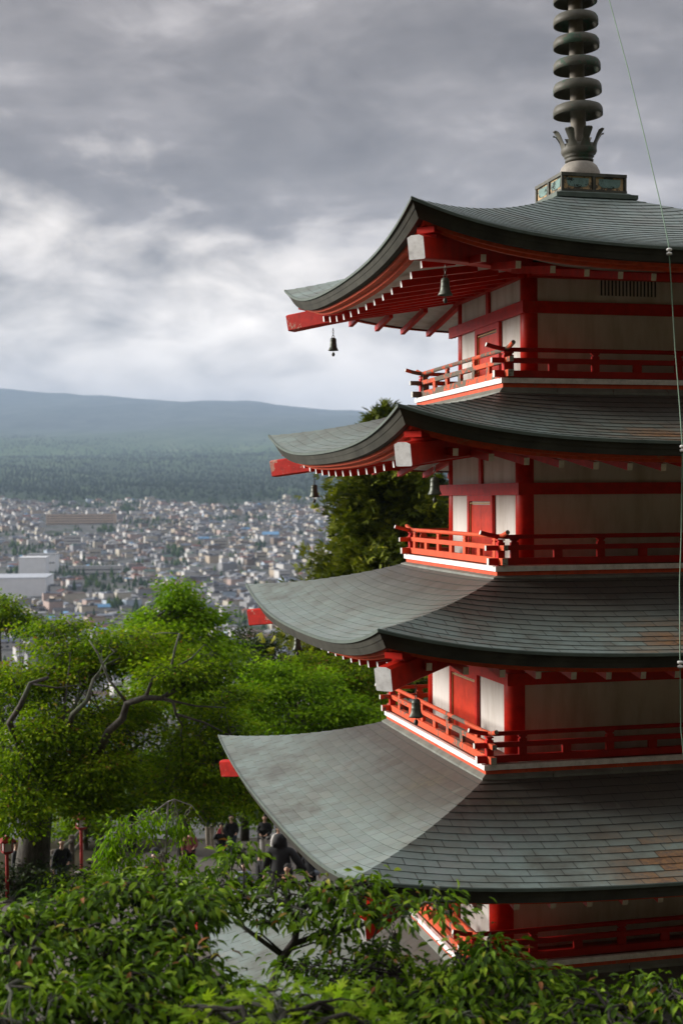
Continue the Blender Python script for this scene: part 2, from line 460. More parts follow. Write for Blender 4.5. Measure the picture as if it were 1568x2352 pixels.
# storeys
for k in (5, 4, 3, 2, 1):
    e, zm, lf, t, zt = EAVE[k]; w = WALL[k]; pr = PR[k]
    zf = BALC[k][1] if k > 1 else -9.0
    ztop = zm + .13
    zn = zf + .90; zn1 = zn + .16
    if k == 1: zn = -7.75; zn1 = zn + .18
    pc = w - .75 * pr
    for side in range(4):
        mb = MB(); c = w - pr * .66
        pts = [rot(side, -c, -w), rot(side, c, -w), rot(side, c, -w + .06), rot(side, -c, -w + .06)]
        mb.add([(x, y, zf - .05) for x, y, _ in pts] + [(x, y, ztop) for x, y, _ in pts],
               [(0, 1, 5, 4), (1, 2, 6, 5), (2, 3, 7, 6), (3, 0, 4, 7)])
        wall = ppart(mb, 'wall', M['plaster'])
        wall['label'] = 'white plaster wall of one storey'
        def wb(mb, x0, x1, z0, z1, d0, d1, mi=0):
            """box on this side's wall, x along it, d in front of the plaster"""
            a = rot(side, x0, -w - d1, z0); b = rot(side, x1, -w - d0, z1)
            mb.box([min(p, q) for p, q in zip(a, b)], [max(p, q) for p, q in zip(a, b)], mi)
        # beam, top plate and posts
        mb = MB()
        wb(mb, -w - .005, w + .005, zn + .003, zn1 - .003, .004, .050)
        if side == 1:
            mb = MB(); wb(mb, -(w + .30), w + .055, zn, zn1, .004, .055)
        ppart(mb, 'wall_beam', M['red'])
        mb = MB(); wb(mb, -w + .02, w - .02, ztop - .17, ztop + .02, .004, .09)
        ppart(mb, 'top_plate', M['red'])
        for xx in ((.0,) if side != 0 else ()):
            mb = MB(); wb(mb, xx - .055, xx + .055, zn1 + .001, ztop - .171, .004, .04); ppart(mb, 'strut_post', M['red'])
        # door on every side but the front
        if side != 0 and k > 1:
            hw = {5: .50, 4: .53, 3: .60, 2: .66}[k]; fw = .085
            door = None
            mb = MB()
            wb(mb, -hw + fw, -.003, zf, zn - fw - .05, .004, .018); wb(mb, .003, hw - fw, zf, zn - fw - .05, .004, .018)
            door = ppart(mb, 'door', M['door'])
            mb = MB()
            wb(mb, -hw, -hw + fw - .001, zf, zn - .002, .004, .050); wb(mb, hw - fw + .001, hw, zf, zn - .002, .004, .050)
            wb(mb, -hw + fw, hw - fw, zn - fw, zn - .002, .004, .048)
            ppart(mb, 'door_frame', M['red'], door)
            mb = MB()
            wb(mb, -hw + fw + .001, -hw + fw + .014, zf, zn - fw - .02, .019, .034); wb(mb, hw - fw - .014, hw - fw - .001, zf, zn - fw - .02, .019, .034)
            wb(mb, -hw + fw + .015, hw - fw - .015, zn - fw - .035, zn - fw - .02, .019, .034)
            ppart(mb, 'door_moulding', M['gold'], door)
        if side == 0 and k in (5, 2):
            # louvred vent: dark slots in a thin frame
            z0 = zn1 + .10 if k == 5 else zn1 + .10; z1 = z0 + .205; x0, x1 = -.33, .50
            if k == 2: x0, x1 = -.55, .45
            mb = MB(); wb(mb, x0, x1, z0, z1, .001, .003); vent = ppart(mb, 'vent', M['dark'])
            mb = MB(); nsl = 16; p = (x1 - x0) / nsl
            for i in range(nsl + 1):
                xm = x0 + i * p; wb(mb, xm - p * .24, xm + p * .24, z0, z1, .003, .012)
            ppart(mb, 'vent_bar', M['plaster'], vent)
    # round corner pillars
    for sx in (-1, 1):
        for sy in (-1, 1):
            mb = MB(); mb.tube([(sx * pc, sy * pc, zf - .05), (sx * pc, sy * pc, ztop + .02)], pr, 28)
            o = ppart(mb, 'pillar', M['red'], smooth=False)
            for p in o.data.polygons: p.use_smooth = len(p.vertices) == 4
    # balcony
    if k in BALC:
        b, zb = BALC[k]
        mb = MB(); mb.box((-b + .04, -b + .04, zb - .06), (b - .04, b - .04, zb - .006))
        deck = ppart(mb, 'balcony', M['deck'])
        mb = MB()
        for side in range(4):
            c0 = rot(side, -b, -b, 0); c1 = rot(side, b, -b, 0); i0 = rot(side, -b + .05, -b + .05, 0); i1 = rot(side, b - .05, -b + .05, 0)
            V = [(p[0], p[1], z) for z in (zb - .066, zb) for p in (c0, c1, i1, i0)]
            mb.add(V, [(0, 1, 5, 4), (4, 5, 6, 7), (3, 2, 1, 0), (2, 3, 7, 6)])
        ppart(mb, 'edge_board', M['white'], deck)
        mb = MB(); r = b - .028
        for side in range(4):
            c0 = rot(side, -r, -r); c1 = rot(side, r, -r); d0 = rot(side, -r + .02, -r + .02); d1 = rot(side, r - .02, -r + .02)
            mb.add([(*c0[:2], zb - .125), (*c1[:2], zb - .125), (*c1[:2], zb - .066), (*c0[:2], zb - .066)], [(0, 1, 2, 3)])
        ppart(mb, 'under_beam', M['orange'], deck)
        mb = MB(); kk = k - 1; te, tz = EAVE[kk][3], EAVE[kk][4]
        for side in range(4):
            for i in range(5):
                f0, f1 = -1 + i * .4, -1 + (i + 1) * .4 - .004
                P = []
                for (h, z) in ((b - .03, zb - .118), (te + .075, tz - .005), (te + .078, tz - .045), (te + .03, tz - .05)):
                    P += [rot(side, f0 * h, -h, z), rot(side, f1 * h, -h, z)]
                mb.add(P, [(0 + q * 2, 2 + q * 2, 3 + q * 2, 1 + q * 2) for q in range(3)])
        ppart(mb, 'flashing', M['flash'], deck)
        # railing, one per side
        rl = b - .10; ex = .17
        for side in range(4):
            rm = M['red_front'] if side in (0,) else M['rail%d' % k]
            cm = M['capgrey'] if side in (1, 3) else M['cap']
            def rb(mb, x0, x1, z0, z1, th, capm=1):
                mb.bar(rot(side, x0, -rl, (z0 + z1) / 2), rot(side, x1, -rl, (z0 + z1) / 2), th, z1 - z0, capmi=1, capstart=True, bev=.004)
            zo = .003 if side in (1, 3) else 0.0
            rail = None
            mb = MB(); rb(mb, -rl - ex, rl + ex, zb + .012 + zo, zb + .100 + zo, .075); rail = ppart(mb, 'railing', [rm, cm])
            mb = MB(); rb(mb, -rl - ex - .03, rl + ex + .03, zb + .197 + zo, zb + .262 + zo, .058); ppart(mb, 'middle_rail', [rm, cm], rail)
            # round top rail turned up at both ends
            mb = MB(); P = []; L = rl + ex + .10
            for i in range(41):
                x = -L + 2 * L * i / 40
                up = max(0, (abs(x) - (rl - .05)) / (L - rl + .05)); 
                P.append(rot(side, x, -rl, zb + .368 + zo * 2 + .060 * up ** 1.7))
            mb.tube(P, .029, 10); n = len(mb.f)
            mb.m[-1] = 1; mb.m[-2] = 1
            ppart(mb, 'top_rail', [rm, cm], rail)
            npost = int(rl / .59)
            xs = [(-1) ** j * i for i in range(0, npost + 1) for j in ((0, 1) if i else (0,))]
            for i in xs:
                x = i * .59
                mb = MB()
                if i % 2:      # tall post with a necked saddle
                    stack(mb, side, x, -rl, zb, ((.095, .105, .042), (.298, .105, .042), (.300, .070, .038), (.318, .070, .038), (.322, .11, .042), (.345, .11, .042)))
                else:
                    stack(mb, side, x, -rl, zb, ((.095, .115, .042), (.200, .115, .042)))
                ppart(mb, 'post', rm, rail)
            mb = MB(); stack(mb, side, -rl, -rl, zb, ((0, .088, .088), (.30, .088, .088), (.302, .06, .06), (.32, .06, .06), (.323, .095, .095), (.338, .095, .095)))
            ppart(mb, 'corner_post', M['red'], rail)
# stone base
mb = MB(); mb.box((-3.2, -3.2, -9.9), (3.2, 3.2, -9.02)); ppart(mb, 'base', simple('base_concrete', (0.30, 0.29, 0.27), .9))

# spire
TILT = Matrix.Rotation(R(1.25), 4, 'Y').inverted()
mb = MB()
mb.tube([(0, 0, 4.9), (0, 0, 9.75)], [.112, .085], 20, cap=False); mb.lathe([(0, 9.75), (.05, 9.76), (.12, 9.86), (.08, 10.0), (0.0, 10.12)], 16)
spire = mb.build('spire', M['mast'], pagoda, True)
spire.matrix_local = Matrix.Translation((0, 0, 4.2 - ZB)) @ TILT @ Matrix.Translation((0, 0, -4.2))
def spart(mb, name, m, smooth=False): return mb.build(name, m, spire, smooth)
def sq(mb, h, z0, z1, mi=0, h1=None):
    h1 = h if h1 is None else h1
    V = [(-h, -h, z0), (h, -h, z0), (h, h, z0), (-h, h, z0), (-h1, -h1, z1), (h1, -h1, z1), (h1, h1, z1), (-h1, h1, z1)]
    mb.add(V, [(0, 3, 2, 1), (4, 5, 6, 7), (0, 1, 5, 4), (1, 2, 6, 5), (2, 3, 7, 6), (3, 0, 4, 7)], mi)
# dew basin: foot plate (stays upright with the roof)
base_parts = []
mb = MB(); sq(mb, .61, 4.145, 4.205); sq(mb, .575, 4.206, 4.245, 0, .505); base_parts.append(('foot_plate', mb, M['lip']))
mb = MB(); a = .49; fr = .035
sq(mb, a - .03, 4.24, 4.50)
sq(mb, a + .004, 4.245, 4.245 + fr); sq(mb, a + .004, 4.50 - fr, 4.51)
for sx in (-1, 1):
    for sy in (-1, 1): mb.box((sx * a - .03 * (sx > 0) - .0 * (sx < 0), sy * a - .03 * (sy > 0), 4.281), (sx * a + .03 * (sx < 0), sy * a + .03 * (sy < 0), 4.464))
for side in range(4):
    p0 = rot(side, -.02, -a - .002, 4.281); p1 = rot(side, .02, -a + .03, 4.464)
    mb.box([min(x, y) for x, y in zip(p0, p1)], [max(x, y) for x, y in zip(p0, p1)])
base_parts.append(('spire_base', mb, M['bronze']))
mb = MB(); mg = MB()
for side in range(4):
    for xc in (-.24, .24):
        x0, x1, z0, z1 = xc - .205, xc + .205, 4.283, 4.462
        V = [rot(side, x0, -a + .022, z0), rot(side, x1, -a + .022, z0), rot(side, x1, -a + .022, z1), rot(side, x0, -a + .022, z1)]
        mb.add(V, [(0, 1, 2, 3)])
        pts = []
        for i in range(15):
            t_ = math.pi * i / 14; cx = abs(math.cos(t_)) ** .45 * (1 if math.cos(t_) > 0 else -1); sx = abs(math.sin(t_)) ** .45
            pts.append(rot(side, xc - .165 * cx, -a + .017, z1 - .022 - .125 * sx))
        mg.add(pts, [tuple(range(15))])
base_parts.append(('base_panel', mb, M['ochre'])); base_parts.append(('base_inlay', mg, M['verdigris']))
for nme, mb, m in base_parts:
    o = mb.build(nme, m, spire); o.matrix_local = Matrix.Translation((0, 0, 4.2)) @ TILT.inverted() @ Matrix.Translation((0, 0, -4.2))
mb = MB(); mb.lathe([(.295, 4.505), (.30, 4.56), (.29, 4.62), (.255, 4.70), (.20, 4.755), (.13, 4.785), (0, 4.79)], 32); spart(mb, 'dome', M['stone'], True)
mb = MB(); mb.lathe([(.16, 4.77), (.20, 4.78), (.205, 4.80), (.18, 4.81), (.20, 4.835), (.215, 4.845), (.20, 4.86), (.235, 4.88), (.255, 4.92), (.25, 4.98), (.235, 5.02), (.11, 5.0)], 32); spart(mb, 'lotus_cup', M['bronze_green'], True)
for i in range(8):
    mb = MB(); a0 = i * math.pi / 4
    prof = [(.235, 4.94, .080), (.245, 5.00, .070), (.272, 5.07, .046), (.305, 5.13, .060), (.342, 5.185, .068), (.37, 5.205, .048), (.38, 5.19, .018)]
    V = []
    for (r, z, hw) in prof:
        for q in (-1, -.5, 0, .5, 1):
            rr = r + .012 * (1 - q * q)
            V.append((rr * math.cos(a0) - hw * q * math.sin(a0), rr * math.sin(a0) + hw * q * math.cos(a0), z))
    nv = len(V); V2 = [(x * .96, y * .96, z - .004) for x, y, z in V]
    Fq = [(j * 5 + q, j * 5 + q + 1, j * 5 + q + 6, j * 5 + q + 5) for j in range(len(prof) - 1) for q in range(4)]
    mb.add(V + V2, Fq + [tuple(nv + z for z in reversed(f)) for f in Fq]); spart(mb, 'lotus_petal', M['bronze_green'], True)
for i in range(9):
    mb = MB(); r = .352 - .0085 * i; z = 5.435 + .322 * i
    mb.lathe([(r - .012, z), (r, z), (r + .002, z + .06), (r - .004, z + .10), (r - .025, z + .135), (r - .07, z + .155), (r - .12, z + .162), (r - .13, z + .150), (r - .07, z + .140), (r - .03, z + .12), (r - .013, z + .09), (r - .012, z)], 40)
    for q in range(4):
        a0 = q * math.pi / 2 + .5
        mb.bar((.09 * math.cos(a0), .09 * math.sin(a0), z + .145), ((r - .10) * math.cos(a0), (r - .10) * math.sin(a0), z + .15), .09, .016)
    mb.lathe([(.105, z + .10), (.135, z + .10), (.135, z + .16), (.105, z + .16)], 24)
    spart(mb, 'ring', M['bronze_green'], True)

# lightning cable and wind bells are hung on the pagoda: things of their own
def ploc(x, y, z):
    c, s = math.cos(YAW), math.sin(YAW); return Vector((PX + x * c - y * s, 20.0 + x * s + y * c, z))
def onplane(u, v, h):
    d = ray(u, v); c, s = math.cos(YAW), math.sin(YAW)
    n = Vector((s, -c, 0)); q = (Vector((PX, 20, 0)).dot(n) + h) / d.dot(n); return d * q
cab = [ploc(-.12, 0, 9.55)]
pts = [((1398, 0), 2.15), ((1440, 155), 2.6), ((1478, 310), 2.95), ((1515, 465), 3.35), ((1534, 560), 3.66)]
cab += [onplane(*p, h) for p, h in pts]
ins = [onplane(1535.5, 578, 3.70), onplane(1566, 1030, 3.95), onplane(1560.5, 1526, 4.30)]
cab += [ins[0], onplane(1549, 800, 3.72), onplane(1558.5, 918, 3.78), ins[1], onplane(1563, 1235, 4.05), onplane(1559.5, 1340, 4.10), ins[2], onplane(1562, 1670, 4.32), onplane(1571, 1760, 4.4), onplane(1580, 2200, 5.0), onplane(1600, 2600, 5.1)]
mb = MB(); mb.tube(cab, .0065, 6); cable = mb.build('lightning_cable', M['cable'])
tag(cable, 'thin green lightning cable running from the spire down past the eaves', 'cable')
for i, (p, k) in enumerate(zip(ins, (5, 4, 3))):
    mb = MB(); mb.lathe([(.0, -.04), (.026, -.04), (.032, -.03), (.032, -.012), (.014, -.008), (.014, .006), (.032, .010), (.034, .030), (.024, .040), (0, .04)], 16, p)
    mb.build('insulator', M['porcelain'], cable, True)
    mb = MB(); d = Vector((-math.sin(YAW), math.cos(YAW), 0)); r_ = Vector((math.cos(YAW), math.sin(YAW), 0))
    mb.bar(p + d * .03 + r_ * .01, p + d * .2 + r_ * .16, .02, .022); mb.build('bracket', M['bronze'], cable)

def make_bell():
    root = empty('wind_bell')
    mb = MB()
    fl = lambda a, z: 1 + (.16 * (abs(math.cos(2 * a)) ** 3) * max(0, (-z - .12) / .09))
    mb.lathe([(0, -.0), (.030, -.002), (.044, -.012), (.050, -.035), (.052, -.04), (.050, -.045), (.052, -.095), (.055, -.10), (.053, -.105), (.058, -.15), (.072, -.185), (.078, -.205), (.070, -.205), (.052, -.15), (.046, -.05), (0, -.02)], 32, rfun=fl)
    mb.build('bell_body', M['bell'], root, True)
    mb = MB(); mb.tube([(.018 * math.cos(t), 0, .015 + .022 * math.sin(t)) for t in [i * math.pi / 8 for i in range(17)]], .006, 6, cap=False)
    for i in range(3):
        zc = .062 + i * .035
        mb.tube([((.013 * math.cos(t) if i % 2 else 0), (0 if i % 2 else .013 * math.cos(t)), zc + .021 * math.sin(t)) for t in [j * math.pi / 6 for j in range(13)]], .004, 5, cap=False)
    mb.build('chain', M['bronze'], root)
    mb = MB(); mb.tube([(0, 0, -.03), (0, 0, -.23)], .004, 6); mb.lathe([(0, -.30), (.02, -.29), (.026, -.26), (.014, -.235), (0, -.23)], 10); mb.build('clapper', M['bronze'], root, True)
    return root
BELLS = [(5, 0, 3.013, 2.69, 'palest green wind bell, under the near corner of the topmost roof'),
         (5, 1, 2.944, 2.66, 'dark wind bell hanging from the far left corner beam of the topmost roof'),
         (4, 0, 3.22, .35, 'greenish wind bell under the white-ended corner beam of the second roof down'),
         (4, 1, 3.208, .33, 'wind bell under the far left corner of the second roof, before the forest'),
         (3, 0, 3.564, -2.159, 'dark wind bell in front of the peeling orange railing of the middle storey'),
         (3, 1, 3.45, -2.14, 'wind bell half hidden behind the rafter ends of the third roof, over the trees'),
         (2, 0, 3.953, -4.66, 'blackish wind bell behind the cherry leaves under the lowest visible eave')]
proto = None
for i, (k, side, h, z, lab) in enumerate(BELLS):
    if proto is None: proto = make_bell(); b = proto
    else:
        b = proto.copy(); COL.objects.link(b)
        for ch in proto.children:
            c = ch.copy(); COL.objects.link(c); c.parent = b
    b.location = ploc(-h, -h if side == 0 else h, z - .125); b.rotation_euler = (0, 0, i * .5)
    tag(b, lab, 'bell', 'wind bells hanging from the roof corners')
# ---------------------------------------------------------------- terrain
PROF = [(-400, 150), (-120, 62), (-40, 22), (-4, -1.6), (2.5, -1.75), (5.5, -4.4), (9, -7.2), (13, -9.2), (15, -9.42), (32, -9.42), (40, -11.5), (46, -12.6), (50, -13.15), (56, -13.9), (66, -16.2), (90, -28), (170, -62), (260, -84), (600, -80), (1000, -80), (1600, -58), (2400, -10), (3000, 22), (4200, 88), (5500, 190), (8000, 430), (11000, 800), (14000, 760)]
PD = np.array([p[0] for p in PROF], float); PZ = np.array([p[1] for p in PROF], float)
def ground(x, y):
    z = np.interp(y, PD, PZ)
    a = np.clip((np.asarray(y) - 60) / 300, 0, 1)
    und = 3.0 * np.sin(np.asarray(x) / 130 + 1) * np.sin(np.asarray(y) / 170) + 1.5 * np.sin(np.asarray(x) / 47 + np.asarray(y) / 61)
    far = np.clip((np.asarray(y) - 2600) / 3000, 0, 1)
    und = und + far * (22 * np.sin(np.asarray(x) / 900 + np.asarray(y) / 1100) + 10 * np.sin(np.asarray(x) / 350 - np.asarray(y) / 500))
    # unseen hillside climb on the viewer's right, added to darken the pagoda front
    rt = np.clip((np.asarray(x) - 13) * .55, 0, 60) * np.clip(1 - np.asarray(y) / 70, 0, 1)
    # crest of the far mountain falls away to the right
    cr = np.clip((np.asarray(y) - 6000) / 5000, 0, 1.2) * (np.clip(-(np.asarray(x) + 1800) * .062, -330, 110) + 12 * np.sin(np.asarray(x) / 540 + 2) + 9 * np.sin(np.asarray(x) / 170) + 4 * np.sin(np.asarray(x) / 61))
    return z + a * und + rt + cr
def gz(x, y): return float(ground(x, y))
def on_ground(u, v, dmin=20, dmax=12000):
    d = ray(u, v); y = dmin
    while y < dmax:
        if d.z * y <= gz(d.x * y, y): break
        y *= 1.01
    return Vector((d.x * y, y, gz(d.x * y, y)))

def terrain_mesh(name, ys, half, nx, mat, kind='structure'):
    V = []; 
    for y in ys:
        h = half(y); xs = np.linspace(-1, 1, nx); xs = np.sign(xs) * np.abs(xs) ** 1.3 * h
        V.append(np.stack([xs, np.full(nx, y), ground(xs, np.full(nx, y))], 1))
    V = np.concatenate(V); n = len(ys)
    i, j = np.meshgrid(np.arange(n - 1), np.arange(nx - 1), indexing='ij'); a = (i * nx + j).ravel()
    F = np.stack([a, a + 1, a + nx + 1, a + nx], 1)
    return tag(npmesh(name, V, F, mat, smooth=True), kind=kind)

def ground_mat():
    m, nt, b = newmat('ground_cover'); geo = nt.node('ShaderNodeNewGeometry').outputs['Position']
    s = nt.sep(geo); y = s[1]
    n1 = nt.noise(geo, 0.35, 5); n2 = nt.noise(geo, 4.0, 5, 0.7)
    near = nt.ramp(nt.math('ADD', nt.math('MULTIPLY', n1, .6), nt.math('MULTIPLY', n2, .4)), [(0.35, (0.022, 0.022, 0.012)), (0.52, (0.045, 0.038, 0.020)), (0.7, (0.080, 0.058, 0.036))])
    t1 = nt.noise(geo, 0.02, 5, .65); t2 = nt.noise(geo, 0.11, 4, .7)
    town = nt.ramp(nt.math('ADD', nt.math('MULTIPLY', t1, .6), nt.math('MULTIPLY', t2, .4)), [(0.38, (0.035, 0.065, 0.022)), (0.46, (0.10, 0.10, 0.095)), (0.56, (0.15, 0.15, 0.145)), (0.66, (0.07, 0.11, 0.035))])
    f1 = nt.noise(nt.mapping(geo, (1, .4, 1)), 0.006, 6, .62); f2 = nt.noise(geo, 0.05, 4, .7)
    k = nt.math('ADD', nt.math('MULTIPLY', f1, .7), nt.math('MULTIPLY', f2, .3))
    forest = nt.ramp(k, [(0.36, (0.012, 0.026, 0.014)), (0.52, (0.022, 0.042, 0.020)), (0.62, (0.050, 0.085, 0.035)), (0.70, (0.085, 0.115, 0.055))])
    meadow = nt.ramp(k, [(0.38, (0.035, 0.075, 0.022)), (0.50, (0.060, 0.11, 0.036)), (0.62, (0.10, 0.15, 0.060)), (0.70, (0.22, 0.19, 0.13))])
    high = nt.ramp(k, [(0.38, (0.030, 0.046, 0.034)), (0.52, (0.050, 0.068, 0.052)), (0.66, (0.085, 0.098, 0.080))])
    c = nt.mix(nt.maprange(y, 90, 330), near, town)
    c = nt.mix(nt.maprange(nt.math('ADD', y, nt.math('MULTIPLY', t1, 500)), 2650, 2750), c, forest)
    c = nt.mix(nt.maprange(nt.math('ADD', y, nt.math('MULTIPLY', f1, 1600)), 3700, 6400), c, meadow)
    c = nt.mix(nt.maprange(nt.math('ADD', y, nt.math('MULTIPLY', f1, 1500)), 6600, 9000), c, high)
    nt.link(c, b.inputs['Base Color']); b.inputs['Roughness'].default_value = 0.95; b.inputs['Specular IOR Level'].default_value = 0.1
    return m
GM = ground_mat()
ys = sorted(set(list(np.linspace(-200, -6, 24)) + list(np.linspace(-4, 60, 66)) + list(np.geomspace(60, 5600, 110))))
terrain_mesh('ground', ys, lambda y: 70 + .55 * max(0, y) + .3 * abs(y), 70, GM)
ym = list(np.linspace(5600, 14000, 60))
terrain_mesh('mountain', ym, lambda y: .75 * y, 110, GM)

# paved path and forecourt on the slope below the pagoda
def strip(name, pts, mat, lift_=.02, n=60):
    """ribbon of (x, y, half width) draped on the ground"""
    P = []; pts = np.array(pts, float); t = np.linspace(0, 1, len(pts)); tt = np.linspace(0, 1, n)
    X = np.interp(tt, t, pts[:, 0]); Y = np.interp(tt, t, pts[:, 1]); H = np.interp(tt, t, pts[:, 2])
    dx = np.gradient(X); dy = np.gradient(Y); L = np.hypot(dx, dy); nxv = dy / L; nyv = -dx / L
    V = []; m = 7
    for q in np.linspace(-1, 1, m):
        xx = X + nxv * H * q; yy = Y + nyv * H * q
        V.append(np.stack([xx, yy, ground(xx, yy) + lift_], 1))
    V = np.stack(V, 1).reshape(-1, 3)
    i, j = np.meshgrid(np.arange(n - 1), np.arange(m - 1), indexing='ij'); a = (i * m + j).ravel()
    return npmesh(name, V, np.stack([a, a + m, a + m + 1, a + 1], 1), mat, smooth=True)
def path_mat():
    m, nt, b = newmat('trodden_path'); geo = nt.node('ShaderNodeNewGeometry').outputs['Position']
    n1 = nt.noise(geo, .5, 5); n2 = nt.noise(geo, 9, 5, .7)
    nt.link(nt.ramp(nt.math('ADD', nt.math('MULTIPLY', n1, .6), nt.math('MULTIPLY', n2, .4)), [(.35, (.085, .070, .060)), (.6, (.135, .118, .108)), (.75, (.17, .155, .145))]), b.inputs['Base Color'])
    b.inputs['Roughness'].default_value = .9; bump(nt, b, n2, .4, .02); return m
tag(strip('path', [(1.0, 24, 8), (-1.5, 32, 6.5), (-3.4, 38, 5.0), (-4.3, 46, 4.3), (-4.3, 52, 3.3), (-3.4, 58, 2.2), (-1, 63, 1.8)], path_mat(), .03), kind='structure')

# far forest: crowns that read as one mass
def canopy(name, n, yr, xr, hr, mat, fn=None):
    r = np.random.RandomState(5)
    ico = [(0, 0, 1), (.9, 0, .1), (.28, .86, .25), (-.73, .53, .05), (-.73, -.53, .3), (.28, -.86, .1)]
    tri = [(0, 1, 2), (0, 2, 3), (0, 3, 4), (0, 4, 5), (0, 5, 1)]
    Y = r.uniform(0, 1, n) ** .8 * (yr[1] - yr[0]) + yr[0]; X = r.uniform(-1, 1, n) * (xr[0] + xr[1] * Y)
    if fn is not None:
        k = fn(X, Y, r); X = X[k]; Y = Y[k]; n = len(X)
    Hh = r.uniform(*hr, n); Wd = Hh * r.uniform(.35, .75, n); Z = ground(X, Y)
    I = np.array(ico); ang = r.uniform(0, 6.28, n)
    ca, sa = np.cos(ang), np.sin(ang)
    jit = r.uniform(.7, 1.3, (n, 6))
    vx = (I[None, :, 0] * ca[:, None] - I[None, :, 1] * sa[:, None]) * Wd[:, None] * .5 * jit + X[:, None]
    vy = (I[None, :, 0] * sa[:, None] + I[None, :, 1] * ca[:, None]) * Wd[:, None] * .5 * jit + Y[:, None]
    vz = I[None, :, 2] * Hh[:, None] * jit + Z[:, None] - .3
    V = np.stack([vx, vy, vz], 2).reshape(-1, 3)
    F = (np.array(tri)[None] + (np.arange(n) * 6)[:, None, None]).reshape(-1, 3)
    col = np.repeat(r.uniform(0, 1, n), 5)
    return tag(npmesh(name, V, F, mat, col=col), kind='stuff')
def canopy_mat(name, stops):
    m, nt, b = newmat(name); a = nt.node('ShaderNodeAttribute', attribute_name='tint').outputs['Fac']
    nt.link(nt.ramp(a, stops), b.inputs['Base Color']); b.inputs['Roughness'].default_value = .95; b.inputs['Specular IOR Level'].default_value = .05; return m
FM = canopy_mat('far_forest', [(0, (.008, .018, .008)), (.5, (.013, .028, .011)), (.85, (.022, .040, .014)), (1, (.04, .062, .022))])
canopy('forest', 46000, (2450, 7400), (30, .28), (5, 11), FM, lambda X, Y, r: (r.uniform(0, 1, len(X)) > np.clip((Y - 2900 + 700 * np.sin(X / 310 + Y / 420) + 450 * np.sin(X / 120 - Y / 260 + 2)) / 4200, 0, None) ** .8) & (Y > 2640 + 120 * np.sin(X / 170) + 70 * np.sin(X / 61 + 1) + r.normal(0, 60, len(X))))
TM = canopy_mat('town_green', [(0, (.012, .030, .012)), (.6, (.03, .06, .018)), (1, (.07, .11, .03))])
WOODS = [(300, 1165, 26, 16), (245, 1215, 20, 12), (400, 1265, 20, 14), (180, 1215, 9, 6), (345, 1210, 10, 7), (395, 1290, 22, 8), (600, 1255, 16, 10), (40, 1310, 26, 8), (660, 1190, 9, 6), (490, 1150, 20, 6), (540, 1168, 14, 8), (270, 1390, 26, 8), (320, 1400, 20, 8), (460, 1250, 10, 6), (130, 1225, 16, 5), (320, 1290, 12, 5)]
def pocket(x, y):
    return np.sin(x / 71 + 1.3) * np.sin(y / 118 + .4) + .6 * np.sin(x / 31 + y / 83) + .5 * np.sin(y / 47 - x / 59)
def woodmask(X, Y, r):
    keep = np.zeros(len(X), bool)
    Z = ground(X, Y); U = 784 + F_PX * X / Y; Vv = 1139 - F_PX * Z / Y
    for (u, v, a, b) in WOODS: keep |= ((U - u) / a) ** 2 + ((Vv - v) / b) ** 2 < 1
    return keep | ((pocket(X, Y) > .95) & (r.uniform(0, 1, len(X)) < .5)) | (r.uniform(0, 1, len(X)) < .06)
canopy('town_greenery', 26000, (520, 2650), (20, .27), (4, 8.5), TM, woodmask)

# ---------------------------------------------------------------- town
WALLC = {'white': (.50, .49, .475), 'cream': (.45, .41, .335), 'grey': (.25, .25, .26), 'tan': (.40, .33, .25), 'pinkish': (.40, .30, .26), 'brown': (.19, .15, .12), 'pale blue': (.38, .46, .55)}
ROOFC = {'dark grey': (.055, .057, .065), 'blue-grey': (.13, .15, .19), 'brown': (.12, .075, .055), 'rust red': (.20, .075, .05), 'light grey': (.27, .275, .285), 'black': (.028, .028, .032), 'bright blue': (.12, .30, .52), 'green': (.07, .13, .10)}
for n_, c in WALLC.items(): M['hw_' + n_] = simple('house_wall_' + n_.replace(' ', '_'), c, .85, .12, .4)
for n_, c in ROOFC.items(): M['hr_' + n_] = simple('house_roof_' + n_.replace(' ', '_'), c, .6, .2, .5)
M['pane'] = simple('window_glass_dark', (.03, .035, .045), .25, .1)
def wall_shape(w, d, h):
    mb = MB(); mb.box((-w / 2, -d / 2, -3), (w / 2, d / 2, h)); return mb
def gable_wall(w, d, h, rh):
    mb = MB(); V = [(-w / 2, -d / 2, -3), (w / 2, -d / 2, -3), (w / 2, d / 2, -3), (-w / 2, d / 2, -3), (-w / 2, -d / 2, h), (w / 2, -d / 2, h), (w / 2, d / 2, h), (-w / 2, d / 2, h), (-w / 2, 0, h + rh), (w / 2, 0, h + rh)]
    mb.add(V, [(0, 1, 5, 4), (2, 3, 7, 6), (1, 2, 6, 9, 5), (3, 0, 4, 8, 7), (4, 5, 9, 8), (6, 7, 8, 9)]); return mb
def gable_roof(w, d, h, rh, o=.5, t=.25):
    mb = MB(); s = rh / (d / 2)
    for sg in (-1, 1):
        y0 = sg * (d / 2 + o); z0 = h - s * o
        V = [(-w / 2 - o, y0, z0 + .05), (w / 2 + o, y0, z0 + .05), (w / 2 + o, 0, h + rh + .05), (-w / 2 - o, 0, h + rh + .05)]
        V += [(x, y, z + t) for x, y, z in V]
        mb.add(V, [(0, 1, 2, 3), (4, 7, 6, 5), (0, 4, 5, 1), (0, 3, 7, 4), (1, 5, 6, 2)])
    return mb
